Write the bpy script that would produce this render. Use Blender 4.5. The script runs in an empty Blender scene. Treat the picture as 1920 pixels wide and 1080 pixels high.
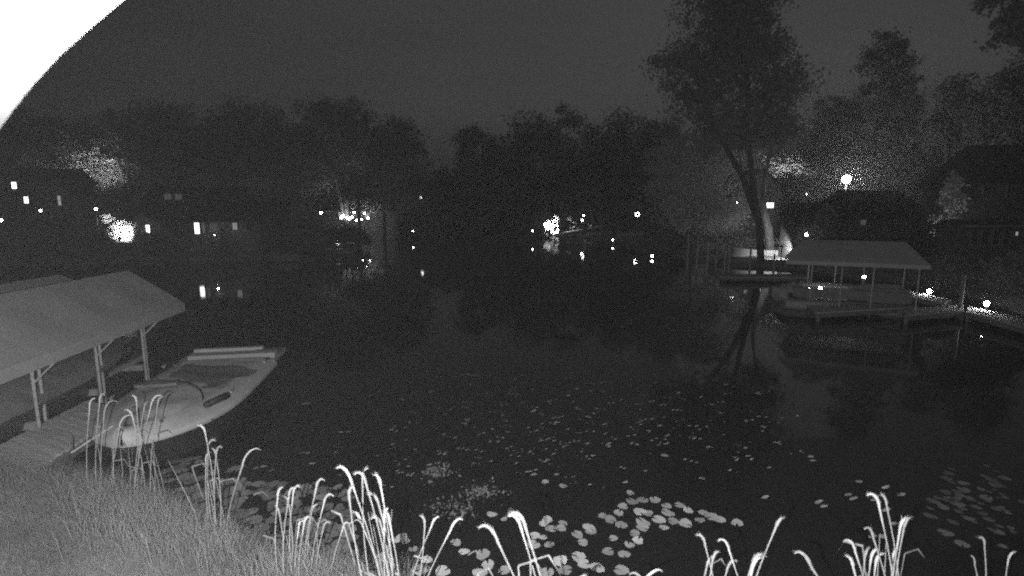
import bpy, math, random
import numpy as np
from mathutils import Vector, Matrix

random.seed(7); rng = np.random.default_rng(7)
scn = bpy.context.scene
COL = scn.collection

# ------------------------------------------------------------------ camera
CZ = 5.0; F = 960.0; PITCH = math.atan(140.0 / 960.0)
cam_d = bpy.data.cameras.new('camera'); cam = bpy.data.objects.new('camera', cam_d); COL.objects.link(cam)
cam.location = (0, 0, CZ); cam.rotation_euler = (math.pi / 2 - PITCH, 0, 0)
cam_d.sensor_width = 36; cam_d.lens = 18.0; cam_d.clip_start = 0.05; cam_d.clip_end = 3000
cam_d.dof.use_dof = True; cam_d.dof.focus_distance = 30; cam_d.dof.aperture_fstop = 1.0
scn.camera = cam

# ------------------------------------------------------------------ sky, dim twilight sun, exposure
SUN_EL, SUN_AZ = math.radians(-3.0), math.radians(28)
world = bpy.data.worlds.new("World"); scn.world = world; world.use_nodes = True
nt = world.node_tree; nt.nodes.clear()
sky = nt.nodes.new('ShaderNodeTexSky'); sky.sky_type = 'NISHITA'; sky.sun_disc = False
sky.sun_elevation = SUN_EL; sky.sun_rotation = SUN_AZ; sky.air_density = 2.0; sky.dust_density = 3.0
bw = nt.nodes.new('ShaderNodeRGBToBW')
# thin even overcast lit by the town, added to the twilight
ov = nt.nodes.new('ShaderNodeMath'); ov.operation = 'MULTIPLY_ADD'
ov.inputs[1].default_value = 4.5; ov.inputs[2].default_value = 0.04
bg = nt.nodes.new('ShaderNodeBackground'); bg.inputs['Strength'].default_value = 0.10
wo = nt.nodes.new('ShaderNodeOutputWorld')
nt.links.new(sky.outputs[0], bw.inputs[0]); nt.links.new(bw.outputs[0], ov.inputs[0])
# faint cloud banding all round the sky
stc = nt.nodes.new('ShaderNodeTexCoord'); smp = nt.nodes.new('ShaderNodeMapping'); smp.inputs['Scale'].default_value = (1.2, 1.2, 4.5)
stx = nt.nodes.new('ShaderNodeTexNoise'); stx.inputs['Scale'].default_value = 1.6; stx.inputs['Detail'].default_value = 4
smr = nt.nodes.new('ShaderNodeMapRange'); smr.inputs[1].default_value = .3; smr.inputs[2].default_value = .7; smr.inputs[3].default_value = .86; smr.inputs[4].default_value = 1.14
smu = nt.nodes.new('ShaderNodeMath'); smu.operation = 'MULTIPLY'
nt.links.new(stc.outputs['Generated'], smp.inputs[0]); nt.links.new(smp.outputs[0], stx.inputs[0]); nt.links.new(stx.outputs['Fac'], smr.inputs[0])
nt.links.new(ov.outputs[0], smu.inputs[0]); nt.links.new(smr.outputs[0], smu.inputs[1])
nt.links.new(smu.outputs[0], bg.inputs['Color']); nt.links.new(bg.outputs[0], wo.inputs[0])

sd = bpy.data.lights.new('sun', 'SUN'); sd.energy = 0.006; sd.angle = math.radians(20); sd.color = (1, 1, 1)
so = bpy.data.objects.new('sun', sd); COL.objects.link(so)
so.rotation_euler = (math.radians(78), 0, math.radians(180) - SUN_AZ)

# the night camera's own infrared illuminator, beside the lens
ir = bpy.data.lights.new('infrared_illuminator', 'SPOT'); ir.energy = 4000; ir.color = (1, 1, 1)
ir.shadow_soft_size = 0.04; ir.spot_size = math.radians(165); ir.spot_blend = 0.7
iro = bpy.data.objects.new('infrared_illuminator', ir); COL.objects.link(iro)
iro.location = (-0.50, -0.25, 4.82)
iro.rotation_euler = (math.radians(90 - 17), 0, math.radians(5))

scn.view_settings.view_transform = 'Standard'; scn.view_settings.look = 'None'
scn.view_settings.exposure = 0.0; scn.view_settings.gamma = 1.0; scn.view_settings.use_curve_mapping = False
cy = scn.cycles
cy.use_denoising = False; cy.max_bounces = 5; cy.diffuse_bounces = 2; cy.glossy_bounces = 3; cy.transparent_max_bounces = 6
cy.volume_bounces = 0; cy.sample_clamp_indirect = 1.0; cy.sample_clamp_direct = 0; cy.filter_width = 2.0
cy.caustics_reflective = False; cy.caustics_refractive = False; cy.use_adaptive_sampling = True; cy.adaptive_threshold = .5; cy.adaptive_min_samples = 60

# ------------------------------------------------------------------ helpers
FWD = Vector((0, math.cos(PITCH), -math.sin(PITCH))); UP = Vector((0, math.sin(PITCH), math.cos(PITCH)))
CAM = Vector((0, 0, CZ))
def ray(px, py): return FWD + Vector((1, 0, 0)) * ((px - 960) / F) + UP * ((540 - py) / F)
def atz(px, py, z):
    r = ray(px, py); return CAM + r * ((z - CZ) / r.z)
def aty(px, py, Y):
    r = ray(px, py); return CAM + r * (Y / r.y)

MATS = {}
def mat(name, v, rough=0.8, scale=0.0, amt=0.3, bump=0.0, stretch=(1, 1, 1), metallic=0.0, two=None):
    m = bpy.data.materials.new(name); m.use_nodes = True; n = m.node_tree
    b = n.nodes['Principled BSDF']; b.inputs['Roughness'].default_value = rough; b.inputs['Metallic'].default_value = metallic
    b.inputs['Base Color'].default_value = (v, v, v, 1)
    if scale:
        tc = n.nodes.new('ShaderNodeTexCoord'); mp = n.nodes.new('ShaderNodeMapping'); mp.inputs['Scale'].default_value = stretch
        tx = n.nodes.new('ShaderNodeTexNoise'); tx.inputs['Scale'].default_value = scale; tx.inputs['Detail'].default_value = 6
        n.links.new(tc.outputs['Object'], mp.inputs[0]); n.links.new(mp.outputs[0], tx.inputs[0])
        cr = n.nodes.new('ShaderNodeValToRGB')
        lo, hi = (v * (1 - amt), v * (1 + amt)) if two is None else two
        cr.color_ramp.elements[0].position = 0.3; cr.color_ramp.elements[1].position = 0.7
        cr.color_ramp.elements[0].color = (lo, lo, lo, 1); cr.color_ramp.elements[1].color = (hi, hi, hi, 1)
        n.links.new(tx.outputs['Fac'], cr.inputs[0]); n.links.new(cr.outputs[0], b.inputs['Base Color'])
        if bump:
            bp = n.nodes.new('ShaderNodeBump'); bp.inputs['Strength'].default_value = bump; bp.inputs['Distance'].default_value = 0.05
            n.links.new(tx.outputs['Fac'], bp.inputs['Height']); n.links.new(bp.outputs[0], b.inputs['Normal'])
    MATS[name] = m; return m
def emit(name, s, tex=False):
    m = bpy.data.materials.new(name); m.use_nodes = True; n = m.node_tree
    b = n.nodes['Principled BSDF']; b.inputs['Base Color'].default_value = (.3, .3, .3, 1)
    b.inputs['Emission Color'].default_value = (1, 1, 1, 1); b.inputs['Emission Strength'].default_value = s
    MATS[name] = m; return m

ground_m = mat('lawn_soil', .22, 1, 1.2, .45, .4)
water_m = mat('lake_water', .012, .03)
wn = water_m.node_tree; wb = wn.nodes['Principled BSDF']; wb.inputs['IOR'].default_value = 1.33
tc = wn.nodes.new('ShaderNodeTexCoord'); mp = wn.nodes.new('ShaderNodeMapping'); mp.inputs['Scale'].default_value = (1, 1.6, 1)
t1 = wn.nodes.new('ShaderNodeTexNoise'); t1.inputs['Scale'].default_value = .9; t1.inputs['Detail'].default_value = 3
bp = wn.nodes.new('ShaderNodeBump'); bp.inputs['Strength'].default_value = .025; bp.inputs['Distance'].default_value = .08
wn.links.new(tc.outputs['Object'], mp.inputs[0]); wn.links.new(mp.outputs[0], t1.inputs[0])
wn.links.new(t1.outputs['Fac'], bp.inputs['Height']); wn.links.new(bp.outputs[0], wb.inputs['Normal'])

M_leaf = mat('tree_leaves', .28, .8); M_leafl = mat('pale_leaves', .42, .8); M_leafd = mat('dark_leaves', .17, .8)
M_leafw = mat('silver_leaves', .65, .8); M_bark = mat('bark', .10, .9, 6, .5, .6, (1, 1, .25)); M_barkp = mat('pale_bark', .34, .9, 6, .4, .6, (1, 1, .25))
M_white_foliage = mat('blossom', .6, .8)  # white leaves; on the garden tree the white stands for lamp glare
M_grass = mat('bank_grass', .25, .9, 1.1, .3); M_grassb = mat('pale_grass', .33, .9); M_headd = mat('dull_seed_head', .42, .9); M_reed = mat('reed_stem', .46, .8); M_dead = mat('dead_reed_leaf', .30, .9, 14, .4); M_head = mat('reed_seed_head', .66, .9)
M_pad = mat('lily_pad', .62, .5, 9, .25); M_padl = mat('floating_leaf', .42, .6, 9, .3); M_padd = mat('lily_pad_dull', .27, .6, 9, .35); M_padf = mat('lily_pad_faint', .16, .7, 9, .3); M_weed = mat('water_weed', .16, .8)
M_vinyl = mat('canopy_vinyl', .36, .6, 1.5, .06, .1); M_vinyld = mat('canopy_vinyl_dark', .20, .6, 1.5, .08)
M_metal = mat('galvanised_metal', .42, .5, 8, .25); M_alu = mat('aluminium_beam', .30, .5, 8, .25)
M_plank = mat('weathered_plank', .46, .9, 5, .3, .4, (.3, 6, 1)); M_plank2 = mat('weathered_plank_pale', .54, .9, 5, .3, .4, (.3, 6, 1))
M_pile = mat('timber_piling', .16, .9, 5, .4, .4)
M_gel = mat('white_gelcoat', .50, .62, 3, .16); M_gelg = mat('grey_gelcoat', .36, .65, 5, .2); M_hull = mat('dark_hull', .025, .3)
M_covd = mat('old_boat_cover', .14, .9, 2.5, .3, .5); M_cov2 = mat('bow_cover', .42, .9, 2.5, .16, .6); M_cov = mat('boat_cover', .36, .9, 2.5, .18, .5); M_seat = mat('seat_vinyl', .17, .7, 6, .2); M_seatp = mat('pale_seat_vinyl', .42, .7, 6, .12)
M_carpet = mat('boat_carpet', .13, .95, 12, .3); M_rubber = mat('dark_rubber', .03, .6); M_glass = mat('tinted_glass', .05, .1)
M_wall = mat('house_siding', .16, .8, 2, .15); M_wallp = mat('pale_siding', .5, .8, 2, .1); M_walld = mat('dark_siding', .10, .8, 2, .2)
M_roof = mat('roof_shingle', .045, .9, 4, .4); M_trim = mat('trim_paint', .24, .6); M_pane = mat('dark_pane', .02, .1)
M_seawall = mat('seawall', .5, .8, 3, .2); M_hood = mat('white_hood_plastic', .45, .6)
M_bulb = emit('lamp_globe', 22); M_bulbb = emit('bright_lamp_globe', 110); M_bulbs = emit('small_bulb', 25)
M_lit = emit('lit_window', 3.0); M_litm = emit('half_lit_window', .30); M_litd = emit('faint_window', .05); M_litf = emit('faintest_window', .022)

WPOS = {}
class MB:
    def __init__(s): s.v = []; s.f = []
    def add(s, vs, fs):
        o = len(s.v); s.v += [tuple(v) for v in vs]; s.f += [tuple(i + o for i in f) for f in fs]; return s
    def box(s, c, size, rz=0.0, M=None):
        hx, hy, hz = [q / 2 for q in size]
        R = Matrix.Rotation(rz, 3, 'Z') if M is None else M
        vs = [Vector(c) + R @ Vector((x * hx, y * hy, z * hz)) for x in (-1, 1) for y in (-1, 1) for z in (-1, 1)]
        return s.add(vs, [(0, 1, 3, 2), (4, 6, 7, 5), (0, 4, 5, 1), (2, 3, 7, 6), (0, 2, 6, 4), (1, 5, 7, 3)])
    def tube(s, pts, rad, n=6, cap=True):
        pts = [Vector(p) for p in pts]
        if not hasattr(rad, '__len__'): rad = [rad] * len(pts)
        rings = []; o = len(s.v); prev = None
        for i, p in enumerate(pts):
            t = (pts[min(i + 1, len(pts) - 1)] - pts[max(i - 1, 0)])
            t = t.normalized() if t.length > 1e-9 else Vector((0, 0, 1))
            if prev is None:
                a = Vector((1, 0, 0)) if abs(t.x) < .8 else Vector((0, 1, 0))
                u = t.cross(a).normalized()
            else: u = (prev - t * prev.dot(t)).normalized()
            prev = u; w = t.cross(u)
            for k in range(n):
                an = 2 * math.pi * k / n; s.v.append(tuple(p + (u * math.cos(an) + w * math.sin(an)) * rad[i]))
        for i in range(len(pts) - 1):
            for k in range(n):
                a = o + i * n + k; b = o + i * n + (k + 1) % n; s.f.append((a, b, b + n, a + n))
        if cap:
            s.f.append(tuple(o + k for k in reversed(range(n)))); s.f.append(tuple(o + (len(pts) - 1) * n + k for k in range(n)))
        return s
    def ball(s, c, r, nu=10, nv=6, sz=(1, 1, 1)):
        c = Vector(c); o = len(s.v)
        for j in range(nv + 1):
            ph = math.pi * j / nv
            for i in range(nu):
                th = 2 * math.pi * i / nu
                s.v.append((c.x + r * sz[0] * math.sin(ph) * math.cos(th), c.y + r * sz[1] * math.sin(ph) * math.sin(th), c.z + r * sz[2] * math.cos(ph)))
        for j in range(nv):
            for i in range(nu):
                a = o + j * nu + i; b = o + j * nu + (i + 1) % nu; s.f.append((a, a + nu, b + nu, b))
        return s
    def prism(s, poly, z0, z1):       # poly: list of (x,y) counter-clockwise
        n = len(poly); vs = [(p[0], p[1], z0) for p in poly] + [(p[0], p[1], z1) for p in poly]
        fs = [tuple(reversed(range(n))), tuple(range(n, 2 * n))] + [(i, (i + 1) % n, n + (i + 1) % n, n + i) for i in range(n)]
        return s.add(vs, fs)
    def slab(s, q, t):                # q: four corners, thickness t downwards along normal
        q = [Vector(p) for p in q]; nrm = (q[1] - q[0]).cross(q[3] - q[0]).normalized()
        if nrm.z < 0: nrm = -nrm
        vs = q + [p - nrm * t for p in q]
        return s.add(vs, [(0, 1, 2, 3), (7, 6, 5, 4), (0, 4, 5, 1), (1, 5, 6, 2), (2, 6, 7, 3), (3, 7, 4, 0)])
    def build(s, name, m, parent=None, smooth=False, kind=None, label=None):
        off = WPOS.get(parent.name, Vector()) if parent else Vector()
        me = bpy.data.meshes.new(name)
        me.from_pydata([(v[0] - off.x, v[1] - off.y, v[2] - off.z) for v in s.v], [], s.f); me.update()
        if smooth: me.polygons.foreach_set('use_smooth', [True] * len(me.polygons))
        me.materials.append(m); o = bpy.data.objects.new(name, me); COL.objects.link(o)
        if parent: o.parent = parent; WPOS[o.name] = off
        else: WPOS[o.name] = Vector()
        if kind: o['kind'] = kind
        if label: o['label'] = label
        return o
def tag(o, label, cat, group=None):
    o['label'] = label; o['category'] = cat
    if group: o['group'] = group
    return o
def thing(name, loc, label, cat, group=None):
    o = bpy.data.objects.new(name, None); COL.objects.link(o); o.location = loc; o.empty_display_size = .2
    WPOS[o.name] = Vector(loc); return tag(o, label, cat, group)
def arr_mesh(name, V, Q, m, parent=None, kind=None, smooth=False):
    off = WPOS.get(parent.name, Vector()) if parent else Vector()
    V = np.asarray(V, np.float32) - np.array(off, np.float32); Q = np.asarray(Q, np.int32); k = Q.shape[1]
    me = bpy.data.meshes.new(name)
    me.vertices.add(len(V)); me.vertices.foreach_set('co', V.ravel())
    me.loops.add(Q.size); me.loops.foreach_set('vertex_index', Q.ravel())
    me.polygons.add(len(Q)); me.polygons.foreach_set('loop_start', np.arange(0, Q.size, k, dtype=np.int32))
    if smooth: me.polygons.foreach_set('use_smooth', np.ones(len(Q), bool))
    me.update(calc_edges=True); me.materials.append(m)
    o = bpy.data.objects.new(name, me); COL.objects.link(o)
    if parent: o.parent = parent
    WPOS[o.name] = off
    if kind: o['kind'] = kind
    return o

# ------------------------------------------------------------------ the setting: ground, water, haze
shore_px = [(660, 1120), (560, 1082), (450, 1030), (370, 988), (290, 948), (190, 918), (110, 905), (40, 900)]
near = [tuple(atz(x, y, 0)[:2]) for x, y in shore_px]
far_px = [(-300, 488), (0, 494), (160, 492), (330, 489), (500, 488), (600, 478), (690, 453), (760, 437), (860, 434), (960, 440), (1060, 443),
          (1150, 449), (1210, 462), (1290, 488), (1360, 500), (1440, 503), (1520, 508), (1600, 520), (1700, 533), (1800, 552), (1870, 572), (1960, 604)]
farp = [tuple(atz(x, y, 0)[:2]) for x, y in far_px]
LAKE = [(24, 4.5), (12, 6.0), (4, 6.2)] + near + [(-13, 9.4), (-22, 10.5), (-60, 12)] + [(-75, 30)] + farp + [(27, 14)]
P = np.array(LAKE)
def lake_sdf(X, Y):      # negative inside the lake
    d = np.full(X.shape, 1e9); ins = np.zeros(X.shape, bool); n = len(P)
    for i in range(n):
        a = P[i]; b = P[(i + 1) % n]; e = b - a; wx = X - a[0]; wy = Y - a[1]
        t = np.clip((wx * e[0] + wy * e[1]) / (e @ e), 0, 1)
        d = np.minimum(d, np.hypot(wx - e[0] * t, wy - e[1] * t))
        c = ((a[1] <= Y) & (b[1] > Y)) | ((b[1] <= Y) & (a[1] > Y))
        xx = a[0] + (Y - a[1]) / (e[1] if abs(e[1]) > 1e-9 else 1e-9) * e[0]
        ins ^= c & (X < xx)
    return np.where(ins, -d, d)
def ground_h(X, Y):
    s = lake_sdf(X, Y)
    h = np.where(s < 0, np.maximum(-1.2, s * .7), np.where(s < .5, s * .7, .35 + (s - .5) * .085))
    h = np.minimum(h, 1.6 + np.maximum(0, np.hypot(X, Y) - 120) * .05)
    far = np.clip((np.hypot(X, Y) - 150) / 200, 0, 1)
    ridge = 13 * np.exp(-((Y - 330) / 70) ** 2) * (1 + .35 * np.sin(X * .017 + 1) + .2 * np.sin(X * .041))
    h = h + far * ridge
    return h + .05 * np.sin(X * 1.7) * np.sin(Y * 1.3) * (s > 1)
def gh(x, y): return float(ground_h(np.array([float(x)]), np.array([float(y)]))[0])
def spaced(lo, hi, c, n, k):
    a = np.arcsinh((lo - c) / k); b = np.arcsinh((hi - c) / k); return c + k * np.sinh(np.linspace(a, b, n))
xs = spaced(-480, 480, -4, 230, 4.0); ys = spaced(-40, 620, 8, 230, 4.0)
XX, YY = np.meshgrid(xs, ys); H = ground_h(XX, YY)
idx = np.arange(XX.size).reshape(XX.shape)
Q = np.stack([idx[:-1, :-1].ravel(), idx[:-1, 1:].ravel(), idx[1:, 1:].ravel(), idx[1:, :-1].ravel()], 1)
g = arr_mesh('ground', np.stack([XX.ravel(), YY.ravel(), H.ravel()], 1), Q, ground_m, kind='structure', smooth=True)
w = MB().add([(-300, 0, 0), (300, 0, 0), (300, 300, 0), (-300, 300, 0)], [(0, 1, 2, 3)]).build('water', water_m, kind='structure')
w['label'] = 'still black lake water with scattered lily pads'

hz = bpy.data.materials.new('night_haze'); hz.use_nodes = True; hn = hz.node_tree; hn.nodes.clear()
pv = hn.nodes.new('ShaderNodeVolumePrincipled'); pv.inputs['Density'].default_value = .0021
pv.inputs['Color'].default_value = (.9, .9, .9, 1); pv.inputs['Anisotropy'].default_value = 0.6
ho = hn.nodes.new('ShaderNodeOutputMaterial'); hn.links.new(pv.outputs[0], ho.inputs['Volume'])
MB().box((0, 290, 33), (980, 680, 73)).build('haze', hz, kind='stuff')

# ------------------------------------------------------------------ trees
def leaf_quads(C, size, flat=0.0):
    n = len(C); a = rng.normal(size=(n, 3)); a /= np.linalg.norm(a, axis=1)[:, None]
    b = rng.normal(size=(n, 3)); b -= a * np.sum(a * b, 1)[:, None]; b /= np.linalg.norm(b, axis=1)[:, None]
    s = (size * (0.6 + .8 * rng.random(n)))[:, None] if np.ndim(size) else size * (0.6 + .8 * rng.random((n, 1)))
    V = np.stack([C - a * s, C + b * s * .55, C + a * s, C - b * s * .55], 1).reshape(-1, 3)
    return V, np.arange(4 * n).reshape(n, 4)
def clumped(blobs, n_clumps, per, spread, leaf):
    """blobs: list of (centre, radii) ellipsoids; foliage as leaf sprays gathered in clumps through them"""
    vol = np.array([b[1][0] * b[1][1] * b[1][2] for b in blobs]) ** .8; pr = vol / vol.sum()
    pick = rng.choice(len(blobs), n_clumps, p=pr); cs = []
    for k in pick:
        c, r = blobs[k]; d = rng.normal(size=3); d /= np.linalg.norm(d); rr = rng.random() ** .45
        cs.append(np.array(c) + d * np.array(r) * rr)
    cs = np.array(cs); sp = spread * (.5 + rng.random(n_clumps))
    pts = np.repeat(cs, per, 0) + rng.normal(size=(n_clumps * per, 3)) * np.repeat(sp, per)[:, None] * np.array([1, 1, .75])
    return cs, leaf_quads(pts, leaf)
def tree(name, label, base, trunk, blobs, n_clumps, per=40, spread=.5, leaf=.16, lm=None, bm=None, r0=.25, cat='tree', group=None, limbs=10):
    lm = lm or M_leaf; bm = bm or M_bark
    t = thing(name, base, label, cat, group)
    cs, (V, Qd) = clumped(blobs, int(n_clumps * (1.35 if base[1] > 44 else 1)), int(per * 1.4), spread, leaf * 1.12)
    mb = MB()
    for tr in trunk:
        n = len(tr); mb.tube(tr, [r0 * (1 - .75 * i / (n - 1)) for i in range(n)], 8)
    tips = trunk[0][1:]
    allp = [Vector(p) for tr in trunk for p in tr[1:]]
    sel = rng.choice(len(cs), min(limbs, len(cs)), replace=False)
    for k in sel:
        c = Vector(cs[k]); below = [p for p in allp if p.z < c.z + .3] or allp
        p0 = min(below, key=lambda p: (p - c).length); mid = p0.lerp(c, .5) + Vector((0, 0, -.08 * (c - p0).length))
        mb.tube([p0, mid, c], [r0 * .32, r0 * .2, r0 * .06], 5)
    mb.build('trunk', bm, t, smooth=True)
    arr_mesh('crown', V, Qd, lm, t)
    return t
def px_tree(label, px, Y, top, w, bottom, lean=0, name='deciduous_tree', n=150, per=36, lm=None, bm=None, r0=.28, nb=7, group=None, leaf=None, spread=None, limbs=12, fork=False):
    """a tree Y metres out: trunk column, crown top and bottom and width measured in the photograph"""
    z1 = aty(px, top, Y).z; z0 = aty(px, bottom, Y).z; x = aty(px, 400, Y).x; gz = gh(x, Y); rx = w / F * Y / 2
    H = z1 - z0; blobs = [((x, Y, z0 + H * .52), (rx * .8, rx * .8, H * .44))]
    for k in range(nb):
        a = random.uniform(0, 6.28); hh = random.uniform(.12, .92); q = rx * (.75 if hh < .6 else .45)
        blobs.append(((x + q * math.cos(a), Y + q * math.sin(a) * .8, z0 + H * hh), (rx * .42, rx * .42, H * .16)))
    bx = x + lean
    tr = [(bx, Y, gz - .2), (bx + (x - bx) * .4, Y, gz + (z0 - gz) * .6), (x, Y, z0 + H * .2), (x + rx * .1, Y, z0 + H * .6), (x, Y, z0 + H * .92)]
    trunk = [tr]
    if fork: trunk.append([(bx, Y, gz + 1.0), (x - rx * .22, Y + .3, z0 + H * .1), (x - rx * .5, Y + .5, z0 + H * .65)])
    sc = Y / 70
    return tree(name, label, (bx, Y, gz), trunk, blobs, n, per, spread or .55 * sc, leaf or .17 * sc, lm, bm, r0 * sc, group=group, limbs=limbs)

GL = 'trees behind the houses across the lake'
px_tree('tall bare-limbed tree at the picture edge behind the twin-windowed dark house', 55, 80, 195, 190, 345, n=170, group=GL, fork=True)
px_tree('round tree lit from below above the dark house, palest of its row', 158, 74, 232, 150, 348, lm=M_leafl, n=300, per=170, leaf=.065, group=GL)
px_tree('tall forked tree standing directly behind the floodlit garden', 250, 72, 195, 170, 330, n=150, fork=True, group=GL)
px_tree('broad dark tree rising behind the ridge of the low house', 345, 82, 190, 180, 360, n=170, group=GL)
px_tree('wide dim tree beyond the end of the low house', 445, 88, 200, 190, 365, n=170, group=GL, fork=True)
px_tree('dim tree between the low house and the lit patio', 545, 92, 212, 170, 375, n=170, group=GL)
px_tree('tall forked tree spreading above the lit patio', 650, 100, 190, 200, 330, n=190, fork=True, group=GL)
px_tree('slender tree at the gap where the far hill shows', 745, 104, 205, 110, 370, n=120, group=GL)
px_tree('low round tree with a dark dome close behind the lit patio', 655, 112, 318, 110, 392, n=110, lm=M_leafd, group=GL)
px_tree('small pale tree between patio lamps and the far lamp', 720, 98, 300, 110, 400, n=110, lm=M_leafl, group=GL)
px_tree('slim tree trunk standing before the patio lights', 673, 92, 335, 60, 375, n=40, group=GL)
GC = 'trees along the far shore'
for (px, Y, tp, w_, bt, lab) in [
    (905, 128, 236, 120, 420, 'rounded dark tree first beside the far hill gap'),
    (965, 135, 228, 110, 420, 'dark tree just before the floodlit boathouse'),
    (1035, 130, 214, 120, 395, 'pointed dark tree directly above the floodlit boathouse'),
    (1090, 140, 290, 80, 420, 'short dark tree above the twin lamps'),
    (1125, 132, 240, 100, 425, 'wide dark tree beyond the twin lamps'),
    (1190, 126, 214, 140, 400, 'tallest dark tree behind the ring of lights'),
    (1240, 110, 228, 110, 420, 'dark tree close to the pale drooping tree'),
    (850, 150, 305, 110, 428, 'low dark tree under the far hill line'),
    (790, 150, 312, 90, 430, 'small dark tree by the far lit window'),
    (965, 122, 330, 80, 432, 'low bushy tree hanging over the floodlit boathouse'),
    (1100, 122, 330, 100, 428, 'low bushy tree between boathouse and twin lamps'),
    (900, 125, 330, 150, 432, 'low bushy tree leaning over the far water'),
    (1165, 112, 330, 110, 438, 'low bushy tree by the ring of lights')]:
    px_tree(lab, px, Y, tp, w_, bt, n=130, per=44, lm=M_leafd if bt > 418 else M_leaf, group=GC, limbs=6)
px_tree('pale drooping tree at the waterside, hanging low over the pilings', 1300, 62, 262, 220, 452, n=330, per=60, leaf=.11, lm=M_leafw, r0=.3)
# the tall leaning twin-trunk tree
B = aty(1428, 480, 49); bz = gh(B.x, 49)
def tp(px, py, Y=49): return tuple(aty(px, py, Y))
bl = [((*tp(px, py)[:2], tp(px, py)[2]), (r * 49 / F, r * 49 / F, r * k * 49 / F)) for px, py, r, k in [
    (1360, 10, 80, .9), (1420, -20, 60, .9), (1300, 130, 70, .8), (1385, 110, 95, 1.0), (1450, 150, 60, .9), (1270, 170, 42, .9), (1480, 165, 34, .8),
    (1320, 215, 75, .6), (1420, 225, 85, .6), (1370, 260, 60, .5), (1465, 240, 40, .6), (1385, 60, 80, 1), (1245, 120, 25, .8)]]
tree('leaning_tree', 'tallest tree with two leaning trunks and an open ragged crown', (B.x, 49, bz),
     [[(B.x, 49, bz - .3), tp(1423, 420), tp(1412, 350), tp(1403, 260), tp(1400, 170), tp(1390, 49), tp(1385, -40)],
      [tp(1418, 405, 49.3), tp(1392, 330, 49.5), tp(1345, 250, 49.5), tp(1318, 190, 49.5), tp(1300, 120, 49.5)],
      [tp(1403, 270, 49), tp(1430, 210, 48.5), tp(1460, 160, 48.5)]], bl, 430, 38, .5, .14, None, None, .36, limbs=60)
B2 = aty(1446, 474, 54)
tree('pale_trunk_tree', 'pale-barked slim tree lit near the bright seawall', (B2.x, 54, gh(B2.x, 54)),
     [[(B2.x, 54, .2), tp(1441, 430, 54), tp(1433, 395, 54), tp(1430, 350, 54), tp(1440, 300, 54)]],
     [(tp(1446, 262, 54), (1.6, 1.5, .9)), (tp(1470, 255, 54), (1.2, 1.2, .7))], 34, 30, .4, .13, M_leafl, M_barkp, .5, limbs=8)
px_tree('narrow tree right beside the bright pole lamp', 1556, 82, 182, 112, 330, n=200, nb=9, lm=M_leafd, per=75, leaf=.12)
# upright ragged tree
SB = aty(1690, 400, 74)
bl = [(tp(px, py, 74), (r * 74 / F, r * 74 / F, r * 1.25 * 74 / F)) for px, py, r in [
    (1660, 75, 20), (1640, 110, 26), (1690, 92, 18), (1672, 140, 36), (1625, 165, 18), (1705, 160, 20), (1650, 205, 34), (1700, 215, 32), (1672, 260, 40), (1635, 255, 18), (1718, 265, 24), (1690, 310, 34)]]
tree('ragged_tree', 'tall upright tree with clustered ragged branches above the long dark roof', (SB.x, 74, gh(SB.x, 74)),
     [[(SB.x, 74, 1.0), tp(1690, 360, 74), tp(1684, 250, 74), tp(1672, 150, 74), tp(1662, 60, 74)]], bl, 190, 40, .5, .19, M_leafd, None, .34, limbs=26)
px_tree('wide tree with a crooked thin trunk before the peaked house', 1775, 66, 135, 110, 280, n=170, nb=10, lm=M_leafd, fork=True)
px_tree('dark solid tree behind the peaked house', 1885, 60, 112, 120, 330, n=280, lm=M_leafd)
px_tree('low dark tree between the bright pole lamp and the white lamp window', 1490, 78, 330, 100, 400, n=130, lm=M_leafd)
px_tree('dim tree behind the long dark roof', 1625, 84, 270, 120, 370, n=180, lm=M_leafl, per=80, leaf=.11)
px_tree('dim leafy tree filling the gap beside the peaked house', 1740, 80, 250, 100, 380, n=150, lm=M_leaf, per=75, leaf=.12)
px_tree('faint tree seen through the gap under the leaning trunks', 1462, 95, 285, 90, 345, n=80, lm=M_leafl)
# overhanging branch of a nearer tree, trunk outside the picture
VB = Vector((27.5, 24, 0)); VB.z = gh(27.5, 24)
def tv(px, py): return tuple(aty(px, py, 24))
tree('overhanging_tree', 'near dark tree reaching a leafy branch in at the top corner', VB,
     [[tuple(VB), (27.3, 24, 6), (26.9, 24, 11), tv(1990, 10), tv(1930, -40)]],
     [(tv(1890, 20), (1.3, 1.2, .8)), (tv(1870, -10), (1.0, 1, .6)), (tv(1925, 60), (1.0, 1, .7)), (tv(1890, 72), (.7, .7, .25)), (tv(1990, 20), (2, 1.6, 1.6)), (tv(1850, 15), (.4, .4, .35))],
     120, 30, .2, .085, M_leafd, None, .3, limbs=22)
# column of pale foliage by the peaked house
cz0, cz1 = aty(1775, 442, 42).z, aty(1785, 322, 42).z
cx = aty(1782, 400, 42).x
tree('columnar_shrub', 'pale slender climbing shrub lit beside the corner of the peaked house', (cx, 42, gh(cx, 42)),
     [[(cx - .2, 42, 1), (cx, 42, (cz0 + cz1) / 2), (cx + .1, 42, cz1)]],
     [((cx + .05, 42, cz1 - .9), (.35, .4, 1.0)), ((cx + .05, 42, (cz0 + cz1) / 2), (.75, .6, 1.4)), ((cx - .25, 42, cz0 + .9), (.7, .5, .8)), ((cx - .3, 42, cz0 + .2), (.25, .3, .4))],
     90, 36, .2, .1, M_white_foliage, None, .12, cat='shrub', limbs=6)
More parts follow.
